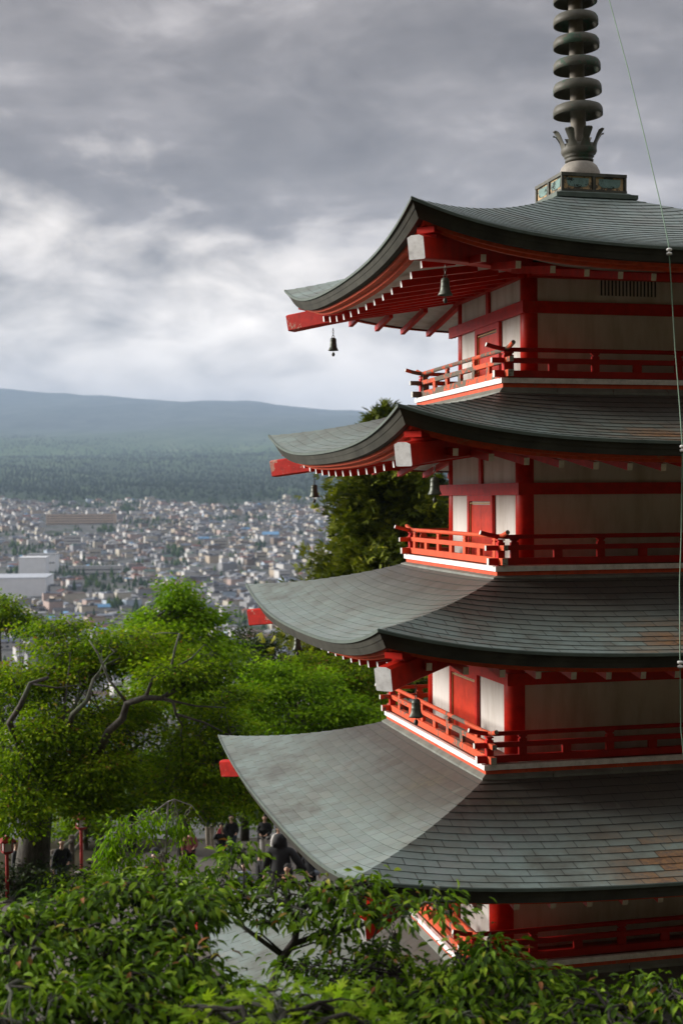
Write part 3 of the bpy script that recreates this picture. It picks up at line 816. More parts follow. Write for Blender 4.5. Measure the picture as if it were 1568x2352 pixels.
def hip_roof(w, d, h, rh, o=.6):
    mb = MB(); a, b = w / 2 + o, d / 2 + o; r_ = max(.3, (w - d) / 2)
    V = [(-a, -b, h), (a, -b, h), (a, b, h), (-a, b, h), (-a, -b, h + .25), (a, -b, h + .25), (a, b, h + .25), (-a, b, h + .25), (-r_, 0, h + rh), (r_, 0, h + rh)]
    mb.add(V, [(0, 3, 2, 1), (0, 1, 5, 4), (1, 2, 6, 5), (2, 3, 7, 6), (3, 0, 4, 7), (4, 5, 9, 8), (5, 6, 9), (6, 7, 8, 9), (7, 4, 8)]); return mb
def flat_roof(w, d, h):
    mb = MB(); mb.box((-w / 2 - .15, -d / 2 - .15, h), (w / 2 + .15, d / 2 + .15, h + .5)); mb.box((w * .1, -d * .2, h + .5), (w * .35, d * .25, h + 2.2)); return mb
HP = []
for kind, w, d, h, rh in (('gabled', 9.5, 7, 5.2, 2.2), ('gabled', 12, 8, 5.6, 2.4), ('hip-roofed', 9, 8, 5.4, 2.0), ('hip-roofed', 12.5, 9, 5.6, 2.3), ('flat-topped', 11, 9, 8.5, 0), ('flat-topped', 15, 10, 10.5, 0), ('gabled', 8, 6, 3.4, 1.8)):
    W_ = gable_wall(w, d, h, rh) if kind == 'gabled' else wall_shape(w, d, h)
    R_ = gable_roof(w, d, h, rh) if kind == 'gabled' else (hip_roof(w, d, h, rh) if kind == 'hip-roofed' else flat_roof(w, d, h))
    win = []
    for z in np.arange(1.0, h - 1.2, 2.7):
        for x in np.arange(-w / 2 + 1.6, w / 2 - .8, 3.2): win.append((x, z))
    # one window pane shape reused
    HP.append((kind, w, d, h, W_, R_, win))
def setmat(o, m):
    o.material_slots[0].link = 'OBJECT'; o.material_slots[0].material = m
PROTO = []
for kind, w, d, h, W_, R_, win in HP:
    a = W_.build('house', M['hw_white']); b = R_.build('roof', M['hr_brown'])
    mw = MB(); mw.box((-.8, -.04, 0), (.8, .05, 1.3)); c = mw.build('window', M['pane'])
    for o in (a, b, c): COL.objects.unlink(o)
    PROTO.append((kind, w, d, h, a, b, c, win))
hr = random.Random(23)
spots = []
Y_ = 560.0
ANG = .42
step = 13.6
for i in range(-190, 190):
    for j in range(-190, 290):
        a = i * step + hr.uniform(-1.5, 1.5) + (6 if i % 5 == 0 else 0); b = j * (step + 1.5) + hr.uniform(-2, 2)
        x = a * math.cos(ANG) - b * math.sin(ANG) - 150; y = a * math.sin(ANG) + b * math.cos(ANG) + 1300
        if y < 470 or y > 2760: continue
        u = 784 + F_PX * x / y
        if u < -25 or u > 860: continue
        z = gz(x, y); v = 1139 - F_PX * z / y
        edge = 2500 + 120 * math.sin(x / 170) + 70 * math.sin(x / 61 + 1) + hr.uniform(-90, 90)
        if y > edge: continue
        if any(((u - a_) / b_) ** 2 + ((v - c_) / d_) ** 2 < 1 for a_, c_, b_, d_ in WOODS): continue
        if 95 < u < 275 and 1178 < v < 1222 or u < 112 and 1300 < v < 1378: continue
        if hr.random() < .13 + .25 * max(0, math.sin(x / 90) * math.sin(y / 140 + 1)): continue
        if pocket(x, y) > 1.0: continue
        spots.append((y, x, z, u, v))
spots.sort()
NIND = 296
def zone(u, v):
    return 'far left' if u < 110 else 'mid-left' if u < 240 else 'left of centre' if u < 350 else 'centre' if u < 450 else 'right of centre' if u < 560 else 'right, by the pagoda'
wk = list(WALLC); rk_ = list(ROOFC)
wp = [.34, .23, .17, .09, .07, .07, .03]; rp = [.24, .25, .14, .06, .19, .07, .02, .03]
used = set()
# houses near enough to count: hidden ones (behind the trees) stay in the mass
vis = [s for s in spots if s[4] < 1500 and s[3] < 705]
ind = vis[:NIND]; rest_h = [s for s in spots if s not in set(ind)]
for n_, (y, x, z, u, v) in enumerate(ind):
    for tries in range(60):
        wc = hr.choices(wk, wp)[0]; rc = hr.choices(rk_, rp)[0]; pi = hr.randrange(7)
        kind = PROTO[pi][0]; size = {0: 'small', 1: 'wide', 2: 'compact', 3: 'broad', 4: 'two-storey', 5: 'three-storey', 6: 'low'}[pi]
        row = 'behind treetops' if v > 1400 else ('nearer rows' if v > 1360 else 'middle rows')
        lab = f'{size} {wc} {kind} house, {rc} roof, town {zone(u, v)}, {row}'
        if lab not in used: break
    used.add(lab)
    kind, w, d, h, a, b, c, win = PROTO[pi]
    o = a.copy(); COL.objects.link(o); o.location = (x, y, z); o.rotation_euler = (0, 0, ANG + hr.choice((0, math.pi / 2, math.pi, -math.pi / 2)) + hr.uniform(-.12, .12))
    sc_ = hr.uniform(.70, 1.05); o.scale = (sc_, sc_, sc_ * hr.uniform(.58, .78)); setmat(o, M['hw_' + wc])
    r_ = b.copy(); COL.objects.link(r_); r_.parent = o; setmat(r_, M['hr_' + rc])
    if n_ < 130:
        for k_, (wx, wz) in enumerate(win[:6]):
            q = c.copy(); COL.objects.link(q); q.parent = o; q.location = (wx, -d / 2 - .01, wz)
    tag(o, lab, 'house', 'houses of the town below the hill')
# the rest of the town as one mass
V = []; F = []; T = []; K = []
for (y, x, z, u, v) in rest_h:
    pi = hr.randrange(7); kind, w, d, h, W_, R_, win = HP[pi]
    ang = ANG + hr.choice((0, math.pi / 2)) + hr.uniform(-.12, .12); sc_ = hr.uniform(.66, 1.05); sz_ = sc_ * hr.uniform(.55, .78); ca, sa = math.cos(ang) * sc_, math.sin(ang) * sc_
    wt = hr.choices(range(7), wp)[0]; rt_ = hr.choices(range(8), rp)[0]
    for S_, base, ti in ((W_, 0, wt), (R_, 7, rt_)):
        n0 = len(V)
        V.extend([(p[0] * ca - p[1] * sa + x, p[0] * sa + p[1] * ca + y, p[2] * sz_ + z) for p in S_.v])
        for f in S_.f: F.append(tuple(i + n0 for i in f)); K.append(base + ti)
me = bpy.data.meshes.new('distant_houses'); me.from_pydata(V, [], F)
for n_ in wk: me.materials.append(M['hw_' + n_])
for n_ in rk_: me.materials.append(M['hr_' + n_])
me.polygons.foreach_set('material_index', K)
o = bpy.data.objects.new('distant_houses', me); COL.objects.link(o); tag(o, kind='stuff')

# the buildings that stand out
def block(name, u0, u1, v, h, depth, wall, roofm, label, ang=0.0, windows=True, kind='flat', rows=None):
    pa = on_ground((u0 + u1) / 2, v); y = pa.y; w = (u1 - u0) * y / F_PX
    root = empty(name, pa, ang); tag(root, label, 'building')
    mb = MB(); mb.box((-w / 2, 0, -4), (w / 2, depth, h)); mb.build('wall', wall, root)
    if kind == 'flat':
        mb = MB(); mb.box((-w / 2 - .3, -.3, h + .01), (w / 2 + .3, depth + .3, h + .6)); mb.build('roof', roofm, root)
    else:
        mb = gable_roof(w, depth, h, depth * .16, .6); rr = mb.build('roof', roofm, root); rr.location = (0, depth / 2, 0)
    if windows:
        nr = rows or max(1, int(h / 3.4)); nc = max(3, int(w / 5.5))
        for r_ in range(nr):
            mb = MB(); z0 = 1.0 + r_ * (h - .6) / nr; mb.box((-w / 2 + .8, -.06, z0), (w / 2 - .8, .05, z0 + 1.0))
            mb.build('window_row', M['pane'], root)
    return root
hall_white = simple('hall_white', (.80, .81, .83), .7, .06, .2)
block('hall', -60, 104, 1375, 15, 60, hall_white, simple('hall_roof', (.50, .53, .58), .5, .06, .2), 'large white hall with a long pale sloping roof at the left edge', .10, False)
block('tower_block', 44, 105, 1338, 21, 25, hall_white, hall_white, 'white boxy block rising behind the long white hall', .08, False)
block('office_block', 62, 128, 1318, 18, 24, hall_white, M['hr_light grey'], 'white office block with a window band behind the white hall', .06, True, rows=2)
block('school', 106, 264, 1207, 14, 16, simple('school_wall', (.62, .46, .32), .85, .1, .2), simple('school_roof', (.24, .17, .13), .8), 'long tan three-storey school building across the upper town', -.03, True)
block('warehouse', 604, 640, 1243, 7, 20, M['hw_pale blue'], M['hr_bright blue'], 'warehouse with a bright blue roof near the pagoda side of town', .1, False, 'gable')
block('apartment_house', 148, 186, 1262, 15, 12, M['hw_white'], M['hr_light grey'], 'white apartment house standing alone left of the middle of town', .1, True)
block('apartment_house', 490, 522, 1268, 14, 12, M['hw_cream'], M['hr_light grey'], 'cream apartment house with light roof right of the dark grove', -.1, True)
block('apartment_house', 340, 378, 1372, 9, 14, M['hw_cream'], M['hr_light grey'], 'cream flat-roofed apartment house just left of the bright treetop', .05, True)
block('apartment_house', 68, 104, 1442, 8, 10, M['hw_white'], M['hr_light grey'], 'small white flat-roofed apartment house above the left cherry tree', .2, True)
block('long_house', 158, 280, 1322, 8, 12, M['hw_white'], M['hr_light grey'], 'long low white building right of the white hall', .05, True)
block('apartment_house', 640, 668, 1338, 9, 14, M['hw_white'], M['hr_light grey'], 'white angular building beside the roof corner at the right of town', .35, True)
block('apartment_house', 588, 612, 1292, 9, 12, M['hw_cream'], M['hr_brown'], 'cream building with brown roof below the bright blue roof', .1, True)
block('long_house', 425, 478, 1345, 6, 18, M['hw_grey'], M['hr_dark grey'], 'long low building with a dark grey roof right of the bright treetop', -.05, True)
block('long_house', 222, 262, 1440, 6, 14, M['hw_white'], M['hr_blue-grey'], 'long white house with blue-grey roof just above the left trees', .1, True)
block('apartment_house', 205, 232, 1285, 10, 12, M['hw_cream'], M['hr_light grey'], 'cream block of flats in the middle rows left of centre', .2, True)
block('long_house', 300, 352, 1240, 7, 16, M['hw_white'], M['hr_light grey'], 'long pale building in the upper middle of the town', -.08, True)
block('apartment_house', 520, 545, 1215, 10, 12, M['hw_white'], M['hr_light grey'], 'white block of flats in the upper town right of centre', .1, True)
block('long_house', 548, 590, 1178, 7, 14, M['hw_white'], M['hr_light grey'], 'long white building at the forest edge in the upper right of town', 0, True)

# the air over the valley
mb = MB(); mb.box((-13000, -260, -95), (13000, 14500, 1040))
mh = bpy.data.materials.new('valley_haze'); mh.use_nodes = True; nt = NT(mh); nt.n.clear()
o_ = nt.node('ShaderNodeOutputMaterial'); pv = nt.node('ShaderNodeVolumePrincipled'); pv.inputs['Color'].default_value = (.58, .74, 1.0, 1); pv.inputs['Density'].default_value = HAZE; pv.inputs['Anisotropy'].default_value = 0.0
nt.link(pv.outputs[0], o_.inputs['Volume'])
hz_ = mb.build('haze', mh); tag(hz_, kind='stuff')
# ---------------------------------------------------------------- trees
def leaf_mat(name, stops, trans=.42, rough=.55, gloss=.06):
    m, nt, b = newmat(name); a = nt.node('ShaderNodeAttribute', attribute_name='tint').outputs['Fac']
    c = nt.ramp(a, stops)
    nt.link(c, b.inputs['Base Color']); b.inputs['Roughness'].default_value = rough; b.inputs['Specular IOR Level'].default_value = gloss
    tr = nt.node('ShaderNodeBsdfTranslucent'); nt.link(nt.mix(1.0, c, (1.0, 1.15, .55), 'MULTIPLY'), tr.inputs['Color'])
    mx = nt.node('ShaderNodeMixShader'); mx.inputs[0].default_value = trans
    nt.link(b.outputs[0], mx.inputs[1]); nt.link(tr.outputs[0], mx.inputs[2]); nt.link(mx.outputs[0], nt.n['Material Output'].inputs[0])
    return m
def bark_mat(name, c0, c1):
    m, nt, b = newmat(name); co = obj_co(nt)
    f = nt.noise(nt.mapping(co, (5, 5, 1.2)), 3, 6, .7); g = nt.noise(co, 1.2, 4)
    c = nt.mix(nt.maprange(g, .5, .7), nt.ramp(f, [(.35, c0), (.65, c1)]), (.10, .12, .075))
    nt.link(c, b.inputs['Base Color']); b.inputs['Roughness'].default_value = .9; bump(nt, b, f, .6, .03); return m
M['bark'] = bark_mat('cherry_bark', (.028, .024, .019), (.105, .092, .075))
M['bark_dark'] = bark_mat('dark_wet_bark', (.012, .009, .008), (.040, .030, .026))
M['bark_grey'] = bark_mat('pale_grey_bark', (.13, .12, .10), (.26, .24, .21))
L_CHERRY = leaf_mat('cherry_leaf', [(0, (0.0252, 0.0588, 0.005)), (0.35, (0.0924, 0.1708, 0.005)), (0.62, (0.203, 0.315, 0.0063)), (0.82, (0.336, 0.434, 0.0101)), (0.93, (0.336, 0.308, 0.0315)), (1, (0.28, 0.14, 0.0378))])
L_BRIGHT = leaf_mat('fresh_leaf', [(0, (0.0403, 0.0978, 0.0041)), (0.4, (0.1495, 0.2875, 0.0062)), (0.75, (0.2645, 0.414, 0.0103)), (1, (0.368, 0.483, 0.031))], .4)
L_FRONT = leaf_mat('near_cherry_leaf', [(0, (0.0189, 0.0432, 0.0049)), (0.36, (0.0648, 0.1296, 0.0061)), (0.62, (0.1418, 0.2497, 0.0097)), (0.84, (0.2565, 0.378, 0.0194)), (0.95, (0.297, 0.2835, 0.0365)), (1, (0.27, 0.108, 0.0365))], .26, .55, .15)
L_MAPLE = leaf_mat('maple_leaf', [(0, (0.0625, 0.15, 0.009)), (0.5, (0.15, 0.2875, 0.0135)), (1, (0.2875, 0.3875, 0.0281))], .4)
L_CONIFER = leaf_mat('conifer_spray', [(0, (0.017, 0.0306, 0.0046)), (0.4, (0.085, 0.1122, 0.0107)), (0.75, (0.221, 0.2465, 0.0153)), (1, (0.374, 0.357, 0.0229))], .15, .7, .15)
L_DARK = leaf_mat('dark_spray', [(0, (0.015, 0.027, 0.0108)), (0.5, (0.039, 0.063, 0.0189)), (1, (0.0825, 0.1125, 0.0324))], .15, .7, .15)

LEAF4 = (np.array([(0, 0, 0), (.5, .5, .06), (1, 0, -.12), (.5, -.5, .06)]), np.array([(0, 1, 2), (0, 2, 3)]))
_l = [(0, 0, 0), (.22, .34, .10), (.22, 0, .0), (.22, -.34, .10), (.58, .46, .06), (.60, 0, -.06), (.58, -.46, .06), (.84, .22, -.10), (.84, 0, -.17), (.84, -.22, -.10), (1.06, 0, -.33)]
LEAF8 = (np.array(_l), np.array([(0, 2, 1), (0, 3, 2), (1, 2, 5), (1, 5, 4), (2, 3, 6), (2, 6, 5), (4, 5, 8), (4, 8, 7), (5, 6, 9), (5, 9, 8), (7, 8, 10), (8, 9, 10)]))
def _maple():
    V = [(0, 0, 0)]; F = []
    for a, L in ((0, 1.0), (.75, .9), (-.75, .9), (1.5, .62), (-1.5, .62), (2.25, .35), (-2.25, .35)):
        c, s = math.cos(a), math.sin(a); n = len(V)
        for (r, w) in ((.34 * L, -.11), (.34 * L, .11), (.62 * L, -.10), (.62 * L, .10), (L, 0)):
            V.append((r * c - w * s, r * s + w * c, -.10 * r * r))
        F += [(0, n, n + 1), (n, n + 2, n + 3), (n, n + 3, n + 1), (n + 2, n + 4, n + 3)]
    return np.array(V), np.array(F)
LEAFM = _maple()
def _spray():
    V = []; F = []
    for a in (-.6, 0, .6):
        c, s = math.cos(a), math.sin(a); n = len(V)
        V += [(0, 0, 0), (.5 * c - .13 * s, .5 * s + .13 * c, .03), (c, s, -.05), (.5 * c + .13 * s, .5 * s - .13 * c, .03)]
        F += [(n, n + 1, n + 2), (n, n + 2, n + 3)]
    return np.array(V), np.array(F)
SPRAY = _spray()

def leaf_mesh(name, P, D, U, L, Wd, tint, shape, mat, parent):
    """leaves at P, axis D, normal U, lengths L, widths Wd"""
    D = D / np.linalg.norm(D, axis=1, keepdims=True)
    S = np.cross(U, D); S /= np.linalg.norm(S, axis=1, keepdims=True) + 1e-9; N = np.cross(D, S)
    sv, sf = shape
    V = P[:, None] + D[:, None] * (sv[None, :, 0, None] * L[:, None, None]) + S[:, None] * (sv[None, :, 1, None] * Wd[:, None, None]) + N[:, None] * (sv[None, :, 2, None] * L[:, None, None])
    k = len(sv); F = (sf[None] + (np.arange(len(P)) * k)[:, None, None]).reshape(-1, 3)
    return npmesh(name, V.reshape(-1, 3), F, mat, parent, smooth=False, col=np.repeat(np.clip(tint, 0, 1), len(sf)))

def curve(a, b, sag, n, r, jit=.0):
    """bowed polyline from a to b"""
    a = np.array(a, float); b = np.array(b, float); t = np.linspace(0, 1, n)[:, None]
    L = np.linalg.norm(b - a); off = r.normal(0, 1, 3) * L * .10
    P = a + (b - a) * t + (np.sin(np.pi * t) * off) + np.array([0, 0, sag * L]) * np.sin(np.pi * t)
    if jit: P[1:-1] += r.normal(0, jit * L, (n - 2, 3))
    return P

def tree(name, label, base, trunk, lobes, leaf, seed, group=None, bark='bark', cat='tree', trunk_r=.3, limbs=None):
    """trunk: list of points; lobes: (centre, (rx, ry, rz), twigs, leaves per twig); leaf: dict"""
    r = np.random.RandomState(seed)
    root = empty(name, base); tag(root, label, cat, group)
    b0 = np.array(base, float)
    wood = MB()
    T = np.array(trunk, float)
    nT = len(T); rad = np.linspace(trunk_r, trunk_r * .42, nT)
    wood.tube([p - b0 for p in T], list(rad), 12)
    nodes = [(p, rad[i]) for i, p in enumerate(T) if i >= nT // 2]
    for lm in (limbs or []):
        pl = np.array(lm[0], float); rr = np.linspace(lm[1], lm[1] * .4, len(pl))
        wood.tube([p - b0 for p in pl], list(rr), 8)
        nodes += [(p, q) for p, q in zip(pl[1:], rr[1:])]
    Ps, Ds, Us, Ls, Ts = [], [], [], [], []
    if leaf.get('split'):
        L2 = []
        for (c, rad3, ntw, nlf) in lobes:
            kk = leaf['split']
            L2.append((np.array(c), np.array(rad3) * .85, max(4, int(ntw * .35)), nlf))
            for q in range(kk):
                v = r.normal(0, 1, 3); v /= np.linalg.norm(v); v *= r.uniform(.3, .85)
                f = r.uniform(.45, .75)
                L2.append((np.array(c) + v * np.array(rad3), np.array(rad3) * [f, f, f * leaf.get('pad', .80)], max(4, int(ntw / kk * .75)), nlf))
        lobes = L2
    for (c, rad3, ntw, nlf) in lobes:
        lobe_tone = r.normal(0, .06)
        c = np.array(c, float); rad3 = np.array(rad3, float)
        NP = np.array([n_[0] for n_ in nodes]); NR = np.array([n_[1] for n_ in nodes])
        q = np.argmin(np.linalg.norm((NP - c) * [1, 1, .7], axis=1))
        lim = curve(NP[q], c, .10, 7, r, .03); lr = min(NR[q] * .8, max(.025, rad3.max() * .035))
        wood.tube([p - b0 for p in lim], list(np.linspace(lr, lr * .35, 7)), 6)
        sub = [lim[i] for i in range(2, 7)]
        nsub = max(3, ntw // 14)
        for i in range(nsub):
            v = r.normal(0, 1, 3); v /= np.linalg.norm(v); v *= r.uniform(.35, .8)
            e = c + v * rad3; s0 = lim[r.randint(2, 7)]
            cu = curve(s0, e, .06, 5, r, .04); wood.tube([p - b0 for p in cu], list(np.linspace(lr * .45, lr * .12, 5)), 5)
            sub += [cu[2], cu[3], cu[4]]
        SB = np.array(sub)
        v = r.normal(0, 1, (ntw, 3)); v /= np.linalg.norm(v, axis=1, keepdims=True)
        v *= (r.uniform(0, 1, ntw) ** .45)[:, None]
        E_ = c + v * rad3
        for e in E_:
            s0 = SB[np.argmin(np.linalg.norm(SB - e, axis=1))]
            if r.uniform() < leaf.get('twigs', .5):
                cu = curve(s0, e, .05, 4, r, .05); wood.tube([p - b0 for p in cu], [leaf.get('twig_r', .012), .008, .006, .004], 4, cap=False)
            ax = e - s0; ax = ax / (np.linalg.norm(ax) + 1e-6)
            m = max(1, int(r.normal(nlf, nlf * .25)))
            spread = leaf['spread']
            off = r.normal(0, 1, (m, 3)) * np.array([spread, spread, spread * leaf.get('flat', .4)])
            Ps.append(e + off)
            d = off * [1, 1, .4] / (spread + 1e-6) * .6 + ax * .5 + r.normal(0, .35, (m, 3)); d[:, 2] -= leaf.get('droop', .25); Ds.append(d)
            u = r.normal(0, leaf.get('tumble', .45), (m, 3)); u[:, 2] += 1; Us.append(u)
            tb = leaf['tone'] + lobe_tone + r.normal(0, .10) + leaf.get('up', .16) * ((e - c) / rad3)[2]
            Ts.append(tb + r.normal(0, leaf.get('vary', .14), m))
    wood.build('trunk', M[bark], root, True)
    P = np.concatenate(Ps); D = np.concatenate(Ds); U = np.concatenate(Us); T_ = np.concatenate(Ts)
    L = r.uniform(.7, 1.25, len(P)) * leaf['len']
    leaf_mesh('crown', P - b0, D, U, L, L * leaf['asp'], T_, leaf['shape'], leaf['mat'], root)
    return root
def px_lobe(u, v, Y, ru, rv, ntw, nlf, depth=None):
    if Y > 30: ntw = int(ntw * 1.75)
    c = at(u, v, Y); k = Y / F_PX
    return (tuple(c), (ru * k, (depth if depth else ru * k * .8), rv * k), ntw, nlf)

MID = dict(len=.125, asp=.55, spread=.26, flat=.34, shape=LEAF4, mat=L_CHERRY, tone=.58, droop=.3, twigs=.75, tumble=.5, split=4)
def W(u, v, Y): return tuple(at(u, v, Y))
# the big old cherry on the left, limbs showing through the leaves
b = on_ground(72, 2045, 30, 60); Yc = 37.0
tb = (at(72, 2045, Yc).x, Yc, gz(at(72, 2045, Yc).x, Yc))
tree('cherry_tree', 'big old cherry tree with thick mossy trunk and arching limbs at the left', tb,
     [tb, W(76, 1980, Yc), W(84, 1900, Yc), W(98, 1830, Yc), W(130, 1780, Yc - .3), W(170, 1750, Yc - .5)],
     [px_lobe(60, 1560, 37, 150, 70, 130, 22), px_lobe(200, 1500, 38, 140, 55, 130, 22), px_lobe(330, 1490, 37, 120, 70, 120, 20), px_lobe(420, 1560, 36, 130, 70, 130, 20),
      px_lobe(120, 1660, 36, 160, 70, 150, 22), px_lobe(300, 1660, 38, 150, 80, 140, 20), px_lobe(480, 1700, 37, 130, 75, 130, 20), px_lobe(60, 1760, 36, 120, 60, 110, 22),
      px_lobe(220, 1770, 36, 130, 60, 120, 20), px_lobe(400, 1790, 37, 130, 50, 110, 20), px_lobe(40, 1850, 35, 90, 60, 80, 20), px_lobe(170, 1850, 36, 90, 45, 60, 18), px_lobe(540, 1800, 38, 90, 60, 80, 18), px_lobe(500, 1620, 38, 90, 50, 80, 18), px_lobe(140, 1450, 38.5, 90, 26, 40, 16), px_lobe(180, 1800, 39, 160, 70, 110, 18), px_lobe(360, 1730, 39.5, 170, 70, 120, 18), px_lobe(470, 1850, 39, 80, 34, 50, 14), px_lobe(-60, 1640, 38, 120, 140, 100, 20)],
     dict(MID, tone=.52), 3, trunk_r=.52,
     limbs=[([W(130, 1780, Yc - .3), W(200, 1745, 36), W(236, 1712, 35.6), W(250, 1680, 35.2), W(282, 1650, 35.0), W(292, 1615, 34.8), W(335, 1602, 34.6), W(372, 1604, 34.8), W(425, 1570, 35.4)], .135),
            ([W(372, 1604, 34.8), W(398, 1612, 34.8), W(404, 1640, 34.8), W(420, 1668, 35)], .05), ([W(98, 1830, Yc), W(150, 1690, 36), W(168, 1640, 35), W(200, 1610, 35), W(215, 1560, 35.4)], .10),
            ([W(84, 1900, Yc), W(60, 1750, 36), W(22, 1660, 35), W(48, 1620, 34.8), W(70, 1570, 34.8), W(112, 1556, 35)], .11), ([W(335, 1602, 34.6), W(350, 1560, 34.8), W(392, 1540, 35), W(402, 1490, 35), W(412, 1455, 35.4)], .05),
            ([W(392, 1540, 35), W(440, 1512, 35), W(470, 1480, 35.2)], .03), ([W(292, 1615, 34.8), W(250, 1560, 34.8), W(225, 1500, 35), W(205, 1470, 35.2)], .04), ([W(372, 1604, 34.8), W(450, 1622, 35), W(520, 1625, 35.4)], .035),
            ([W(70, 1570, 34.8), W(130, 1580, 34.8), W(190, 1572, 35)], .03), ([W(404, 1640, 34.8), W(470, 1660, 35.2), W(530, 1690, 36)], .035)])
# bright upright tree behind it
bb = (at(420, 1700, 52).x, 52, gz(at(420, 1700, 52).x, 52))
tree('maple_tree', 'bright yellow-green tree whose top rises against the town', bb,
     [bb, W(420, 1640, 52), W(420, 1500, 52), W(415, 1400, 52)],
     [px_lobe(415, 1372, 52, 48, 42, 60, 20), px_lobe(360, 1430, 52, 60, 35, 60, 20), px_lobe(470, 1430, 52, 60, 40, 60, 20), px_lobe(410, 1470, 51, 120, 45, 110, 20), px_lobe(340, 1510, 51, 90, 40, 60, 20), px_lobe(490, 1500, 52, 70, 50, 60, 20), px_lobe(420, 1590, 51, 140, 70, 110, 18)],
     dict(MID, mat=L_BRIGHT, tone=.55, len=.17, spread=.3, flat=.35), 8, trunk_r=.25)
# fresh green mass right of centre
for i, (nm, lab, cx, Yt, lobes, mt, tone, cat) in enumerate([
    ('maple_tree', 'spreading fresh green tree directly behind the lowest full roof corner', 690, 47, [(600, 1600, 90, 50), (700, 1570, 90, 45), (650, 1660, 110, 50), (770, 1620, 80, 45), (740, 1680, 100, 40), (560, 1690, 80, 50), (850, 1660, 60, 40), (620, 1540, 60, 30)], L_BRIGHT, .42, 'tree'),
    ('cherry_tree', 'darker green tree filling the gap under the middle roof', 800, 51, [(760, 1570, 90, 40), (850, 1600, 70, 60), (700, 1530, 60, 30), (820, 1540, 60, 30)], L_CHERRY, .46, 'tree'),
    ('evergreen_tree', 'dull dark evergreen between the bright treetop and the middle roof', 600, 58, [(600, 1500, 50, 50), (640, 1540, 60, 45), (560, 1470, 30, 30), (590, 1560, 60, 40)], L_DARK, .5, 'tree'),
    ('cherry_tree', 'thin-leaved tree whose top shows at the left edge below the white hall', 5, 60, [(10, 1390, 50, 34), (-40, 1420, 60, 50), (30, 1440, 45, 26), (60, 1425, 30, 16)], L_CHERRY, .40, 'tree'),
    ('cherry_tree', 'leafy tree overhanging the path where the visitors walk', 560, 57, [(470, 1800, 80, 40), (560, 1790, 70, 50), (520, 1850, 90, 34), (600, 1850, 60, 36), (430, 1750, 80, 40)], L_CHERRY, .40, 'tree'),
    ('cherry_tree', 'low tree beyond the log fence under the old cherry', 300, 54, [(260, 1850, 110, 36), (380, 1830, 90, 34), (180, 1900, 80, 36), (330, 1780, 120, 40)], L_CHERRY, .42, 'tree')]):
    bx = at(cx, 1700, Yt).x; bz = gz(bx, Yt)
    tree(nm, lab, (bx, Yt, bz), [(bx, Yt, bz), (bx + .1, Yt, bz + 2), (bx - .1, Yt, max(bz + 3, float(at(cx, lobes[0][1] + 60, Yt).z)))],
         [px_lobe(u, v, Yt + (j % 3 - 1) * .9, a, c, int(a * c / 52 * (Yt / 45) ** 1), 18) for j, (u, v, a, c) in enumerate(lobes)], dict(MID, mat=mt, tone=tone + .1, len=.155, spread=.28), 20 + i, trunk_r=.2,
         bark='bark_dark' if mt is L_DARK else 'bark')

# conifers behind the pagoda
def conifer(label, u_top, v_top, Y, half_px, v_base, seed, mat, n=1500, tone=.45, tips=()):
    r = np.random.RandomState(seed)
    top = np.array(at(u_top, v_top, Y)); g = gz(top[0], Y); H = top[2] - g
    base = (top[0], Y, g); root = empty('conifer', base); tag(root, label, 'tree', 'conifers behind the pagoda')
    wood = MB(); wood.tube([(0, 0, 0), (0, 0, H * .5), (0, 0, H * .97)], [.34, .2, .03], 10)
    k = Y / F_PX; Rmax = half_px * k; zb = at(u_top, v_base, Y).z - g
    Ps, Ds, Us, Ts, Ls = [], [], [], [], []
    for i in range(n):
        t = r.uniform(0, 1) ** .6; z = H * .985 - (H * .985 - max(2, zb * .6)) * t
        prof = ((H - z) / (H - zb)) ** .72 * Rmax
        a = r.uniform(0, 2 * math.pi); lump = .72 + .28 * math.sin(3 * a + z * 1.3 + seed) + .18 * math.sin(7 * a - z * 2.1)
        L = prof * lump * r.uniform(.4, 1.04)
        d = np.array([math.cos(a), math.sin(a), 0]); tip = np.array([0, 0, z]) + d * L + np.array([0, 0, -.10 * L + .22 * L * r.uniform(.3, 1)])
        if i % 6 == 0: wood.tube([(0, 0, z), tuple(np.array([0, 0, z]) * .5 + tip * .5 - [0, 0, .05 * L]), tuple(tip)], [.045, .025, .008], 4, cap=False)
        m = 14
        f = r.uniform(.25, 1.0, m); p = np.array([0, 0, z]) + (tip - [0, 0, z]) * f[:, None] + r.normal(0, 1, (m, 3)) * [.20, .20, .13]
        Ps.append(p); dd = d + r.normal(0, .5, (m, 3)); dd[:, 2] += .35; Ds.append(dd); u = r.normal(0, .6, (m, 3)); u[:, 2] += .8; Us.append(u)
        Ts.append(np.clip(tone + (f - .75) * .9 + r.normal(0, .12, m) + .12 * math.sin(i), 0, 1))
    for (du, dv, hh) in tips:
        c = np.array(at(u_top + du, v_top + dv, Y)) - np.array(base); m = 40
        zz = r.uniform(0, 1, m); p = c + np.stack([r.normal(0, .13, m) * (zz + .2), r.normal(0, .13, m) * (zz + .2), -zz * hh], 1)
        wood.tube([tuple(c), tuple(c - [0, 0, hh * 1.3]), (0, 0, c[2] - hh * 2.6)], [.01, .03, .05], 5)
        Ps.append(p); dd = r.normal(0, .5, (m, 3)); dd[:, 2] += 1; Ds.append(dd); Us.append(r.normal(0, 1, (m, 3))); Ts.append(np.full(m, .6))
    wood.build('trunk', M['bark_dark'], root, True)
    P = np.concatenate(Ps); L = r.uniform(.7, 1.3, len(P)) * .36
    leaf_mesh('crown', P, np.concatenate(Ds), np.concatenate(Us), L, L * .9, np.concatenate(Ts), SPRAY, mat, root)
